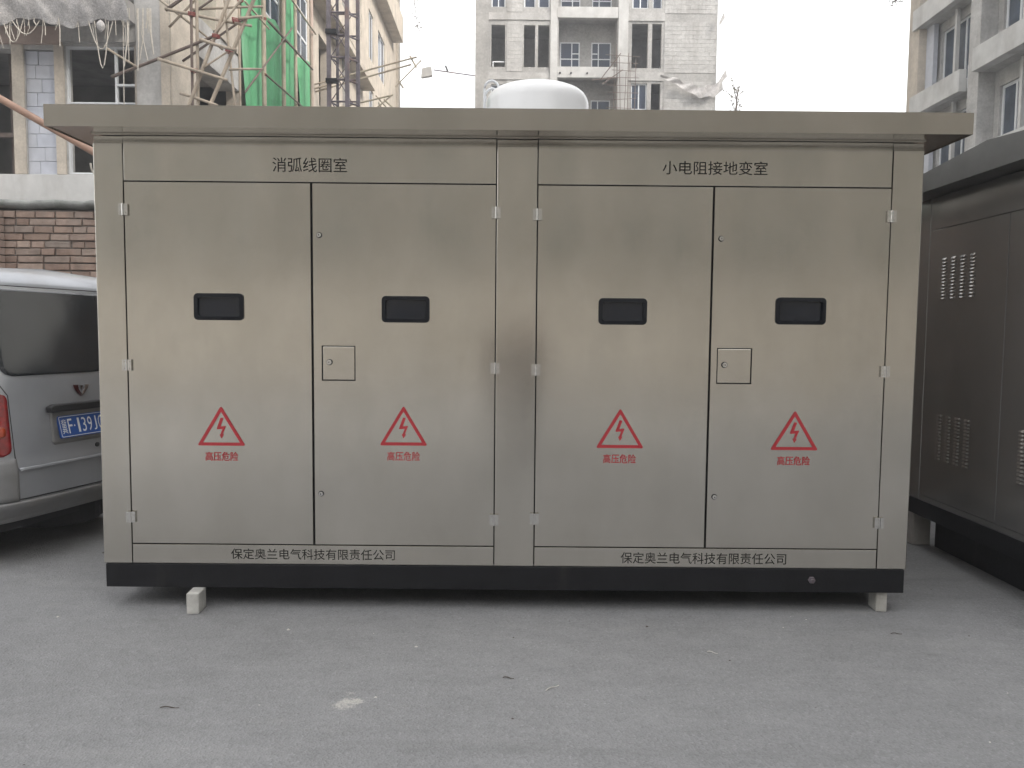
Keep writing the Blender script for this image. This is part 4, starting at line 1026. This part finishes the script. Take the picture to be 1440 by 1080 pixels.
# ------------------------------------------------------------------ twigs, litter
def twigs():
    def sprig(name, pts0, label, seed, spread=.16, n=26):
        rs = random.Random(seed); t = thing(name, pts0[0], label, 'plant'); m = MB(); m.tube(pts0, .03, 5, .012)
        lf = MB()
        for i in range(n):
            k = rs.random()*(len(pts0)-1); a = Vector(pts0[int(k)]).lerp(Vector(pts0[min(int(k)+1, len(pts0)-1)]), k % 1)
            d = Vector((rs.uniform(-1, 1), rs.uniform(-1, 1), rs.uniform(-1, .6)))*spread; m.tube([a, a+d], .014, 4, .007)
            for q in range(2):
                c = a+d*rs.uniform(.6, 1.1); u = Vector((rs.uniform(-1, 1), rs.uniform(-1, 1), rs.uniform(-1, 1))).normalized()*.09; v = u.cross(Vector((rs.uniform(-1, 1), 1, rs.uniform(-1, 1)))).normalized()*.022
                b = len(lf.v); lf.v += [tuple(c-u), tuple(c+v), tuple(c+u), tuple(c-v)]; lf.f.append((b, b+1, b+2, b+3))
        m.build('stem', 'twig', t); o = lf.build('leaves', 'leaf_dry', t); o['kind'] = 'stuff'
    sprig('hanging_creeper', [(-5.55, 35.2, 18.6), (-5.1, 35.2, 18.9), (-4.95, 35.2, 18.2), (-4.85, 35.2, 17.3), (-4.75, 35.2, 16.6)], 'dry creeper hanging off the far corner of the unfinished building', 2, .25, 30)
    sprig('hanging_creeper', [(13.98, 23.3, 14.0), (13.5, 23.2, 13.6), (13.1, 23.2, 13.3), (13.2, 23.1, 12.9)], 'dry twigs sticking out beside the top of the apartment building', 3, .3, 26)
twigs()
def bare_tree():
    rs = random.Random(31); b = Vector((10.75, 33.5, 0)); t = thing('bare_tree', b, 'thin bare tree whose top shows just right of the tower block', 'tree')
    MB().tube([b+Vector((.1*sin(z), .05*sin(z*2), z)) for z in (0, 3, 6, 9, 11.5, 13)], .13, 8, .03).build('trunk', 'bark', t, smooth=True)
    m = MB(); lf = MB()
    for i in range(60):
        z = rs.uniform(9, 13); a = b+Vector((.1*sin(z), .05*sin(z*2), z)); d = Vector((rs.uniform(-1, 1), rs.uniform(-1, 1), rs.uniform(.5, 1.6)))*rs.uniform(.3, .75)
        m.tube([a, a+d*.6, a+d+Vector((0, 0, .1))], .02, 4, .006)
        for q in range(3):
            c = a+d*rs.uniform(.5, 1.1); u = Vector((rs.uniform(-1, 1), rs.uniform(-1, 1), rs.uniform(-1, 1))).normalized()*.07; v = u.cross(Vector((.3, 1, .2))).normalized()*.035
            n = len(lf.v); lf.v += [tuple(c-u), tuple(c+v), tuple(c+u), tuple(c-v)]; lf.f.append((n, n+1, n+2, n+3))
    o = m.build('crown', 'twig', t); o['kind'] = 'stuff'; o = lf.build('leaves', 'leaf_dry', t); o['kind'] = 'stuff'
bare_tree()

def litter():
    rs = random.Random(8); a = MB(); b = MB()
    for i in range(45):
        x = rs.uniform(-3.6, 3.6); y = rs.uniform(-2.6, -.1) if i % 3 else rs.uniform(-1.2, 1.2)
        if abs(x) < 2.25 and y > 0: continue
        s = rs.uniform(.002, .006) if i % 6 else rs.uniform(.007, .011); m = a if rs.random() < .55 else b
        q = [(x+s*cos(k*1.05+i)*rs.uniform(.7, 1.5), y+s*sin(k*1.05+i)*rs.uniform(.6, 1.1), .0005) for k in range(6)]
        n = len(m.v); m.v += q+[(x, y, s*.8)]
        for k in range(6): m.f.append((n+k, n+(k+1) % 6, n+6))
    tag(a.build('grit', 'litter_pale'), 'pale grit and crumbs scattered over the asphalt', 'grit', kind='stuff')
    tag(b.build('grit', 'litter_dark'), 'dark grit and crumbs scattered over the asphalt', 'grit', kind='stuff')
    for (x, y, L, an, lab, mm) in ((-1.35, -1.13, .075, .05, 'dark curled twig lying on the asphalt left of the pale blot', 'litter_dark'), (.21, -.93, .08, .75, 'thin pale straw lying on the asphalt in the middle', 'litter_pale'), (.02, -.84, .05, -.1, 'short dark twig on the asphalt near the pale straw', 'litter_dark'), (2.01, -.30, .06, .05, 'thin dark wire scrap on the asphalt near the right block', 'litter_dark'), (1.0, -.55, .05, -.3, 'small pale chip on the asphalt in front of the third door', 'litter_pale')):
        m = MB(); m.tube([(x+(k/5-.5)*L*cos(an), y+(k/5-.5)*L*sin(an), .004+.004*sin(k*1.1)) for k in range(6)], .0022, 5)
        tag(m.build('twig' if 'twig' in lab else 'scrap', mm), lab, 'litter')
litter()

# ------------------------------------------------------------------ the far side of the yard (reflected in the steel)
def behind():
    t = thing('courtyard_wall', (0, -17, 0), 'beige rendered yard wall across from the steel cabinet', 'wall')
    MB().box(-26, 13.9, -17.2, -17, 0, 3.0).build('wall_panel', 'wall_beige', t); MB().box(-26, 13.9, -17.25, -16.95, 3.0, 3.1).build('coping', 'concrete', t)
    b = thing('brown_apartment_block', (-4, -28, 0), 'brown apartment block beyond the beige yard wall', 'building')
    holes = []
    for z in [1.2+3*k for k in range(5)]:
        for x in range(-24, 24, 4): holes.append((x+.8, x+2.6, z, z+1.6))
    m = MB(); wall_grid(m, 'y', -24.2, -24, -25, 26, 0, 16, holes); m.build('wall', 'facade_brown', b)
    m = MB(); m.box(-25, 26, -34, -33.8, 0, 16); m.box(-25, -24.8, -33.8, -24.2, 0, 16); m.box(25.8, 26, -33.8, -24.2, 0, 16); m.build('wall', 'facade_brown', b)
    MB().box(-25.3, 26.3, -34.3, -23.7, 16, 16.3).build('roof', 'concrete_raw', b)
    pr = None
    for h in holes:
        if pr is None:
            pr = MB().box(-.9, .9, -.01, .01, 0, 1.6).build('window', 'facade_window', b, local=True); o = pr
        else: o = pr.copy(); COL.objects.link(o); o.parent = b
        o.location = Vector((h[0]+.9, -24.1, h[2]))-root_loc(b)
behind()

# ------------------------------------------------------------------ city haze
def haze():
    m = bpy.data.materials.new('haze'); m.use_nodes = True; n = m.node_tree.nodes; n.clear()
    o = n.new('ShaderNodeOutputMaterial'); v = n.new('ShaderNodeVolumePrincipled')
    v.inputs['Color'].default_value = (.93, .94, .97, 1); v.inputs['Density'].default_value = .0045; v.inputs['Anisotropy'].default_value = .2
    m.node_tree.links.new(v.outputs[0], o.inputs['Volume']); MATS['haze'] = m
    b = MB().box(-405, 405, -405, 405, -1.0, 32).build('haze', 'haze'); b['kind'] = 'stuff'; b['label'] = 'pale city haze hanging over the whole yard'; b['category'] = 'haze'
haze()

# ------------------------------------------------------------------ the person taking the picture (reflected in the centre post)
def person():
    base = Vector((.14, -4.62, 0))
    t = thing('person', base, 'person in a dark red brown jacket standing across from the cabinet, holding up a phone', 'person')
    P = {'pel': (0, 0, .95, .15, .11), 'wai': (0, 0, 1.10, .135, .10), 'che': (0, .01, 1.32, .16, .115), 'nec0': (0, 0, 1.47, .065, .06), 'nec': (0, .02, 1.53, .052, .052), 'hea0': (0, .03, 1.60, .070, .078), 'hea': (0, .03, 1.67, .078, .092), 'top': (0, .02, 1.735, .05, .06)}
    order = ['pel', 'wai', 'che', 'nec0', 'nec', 'hea0', 'hea', 'top']; V = []; Ed = []; Rr = []; idx = {}
    def add(k, x, y, z, rx, ry): idx[k] = len(V); V.append((x, y, z)); Rr.append((rx, ry))
    for k in order: add(k, *P[k])
    for a, b in zip(order, order[1:]): Ed.append((idx[a], idx[b]))
    for s_ in (-1, 1):
        L = str(s_)
        add('sh'+L, s_*.17, 0, 1.40, .062, .062); add('el'+L, s_*.25, .12, 1.14, .048, .048); add('wr'+L, s_*.09, .33, 1.42, .030, .030); add('pa'+L, s_*.065, .37, 1.47, .030, .018)
        Ed.extend([(idx['che'], idx['sh'+L]), (idx['sh'+L], idx['el'+L]), (idx['el'+L], idx['wr'+L]), (idx['wr'+L], idx['pa'+L])])
        for f_ in range(4):
            add('fa%d' % f_+L, s_*(.05+.006*f_), .395, 1.51-.017*f_, .0095, .0095); add('fb%d' % f_+L, s_*(.022+.006*f_), .405, 1.515-.017*f_, .0085, .0085)
            Ed.extend([(idx['pa'+L], idx['fa%d' % f_+L]), (idx['fa%d' % f_+L], idx['fb%d' % f_+L])])
        add('th'+L, s_*.045, .36, 1.50, .010, .010); Ed.append((idx['pa'+L], idx['th'+L]))
        add('hi'+L, s_*.095, 0, .88, .092, .095); add('kn'+L, s_*.105, .02, .50, .058, .062); add('an'+L, s_*.11, -.01, .10, .040, .042); add('to'+L, s_*.13, .15, .045, .042, .032)
        Ed.extend([(idx['pel'], idx['hi'+L]), (idx['hi'+L], idx['kn'+L]), (idx['kn'+L], idx['an'+L]), (idx['an'+L], idx['to'+L])])
    me = bpy.data.meshes.new('body'); me.from_pydata(V, Ed, []); o = bpy.data.objects.new('body', me); COL.objects.link(o); o.parent = t
    sk = o.modifiers.new('skin', 'SKIN'); ly = me.skin_vertices[0]
    for i, r in enumerate(Rr): ly.data[i].radius = r
    ly.data[0].use_root = True
    sb = o.modifiers.new('sub', 'SUBSURF'); sb.levels = 2; sb.render_levels = 2
    bpy.context.view_layer.update(); dg = bpy.context.evaluated_depsgraph_get()
    nm = bpy.data.meshes.new_from_object(o.evaluated_get(dg)); o.modifiers.clear(); o.data = nm
    for k in ('skin_tone', 'jacket', 'trousers', 'shoe', 'hair'): nm.materials.append(MATS[k])
    for f in nm.polygons:
        c = f.center; f.use_smooth = True
        hand = c.y > .31 and c.z > 1.38
        f.material_index = 3 if c.z < .09 else 2 if c.z < .90 else 4 if (c.z > 1.70 or (c.z > 1.6 and c.y < -.01)) else 0 if (c.z > 1.505 and c.y < .2) or hand else 1
    MB().box(-.042, .042, .407, .415, 1.455, 1.555).build('phone', 'van_trim', None)
    ph = [x for x in COL.objects if x.name.startswith('phone')][-1]; ph.location = base; tag(ph, 'dark phone held up in both hands of the person', 'phone')
mat('skin_tone', (.42, .26, .19), .6); mat('jacket', (.045, .018, .016), .85); mat('trousers', (.03, .032, .04), .85); mat('shoe', (.02, .02, .02), .6); mat('hair', (.012, .010, .009), .6)
person()
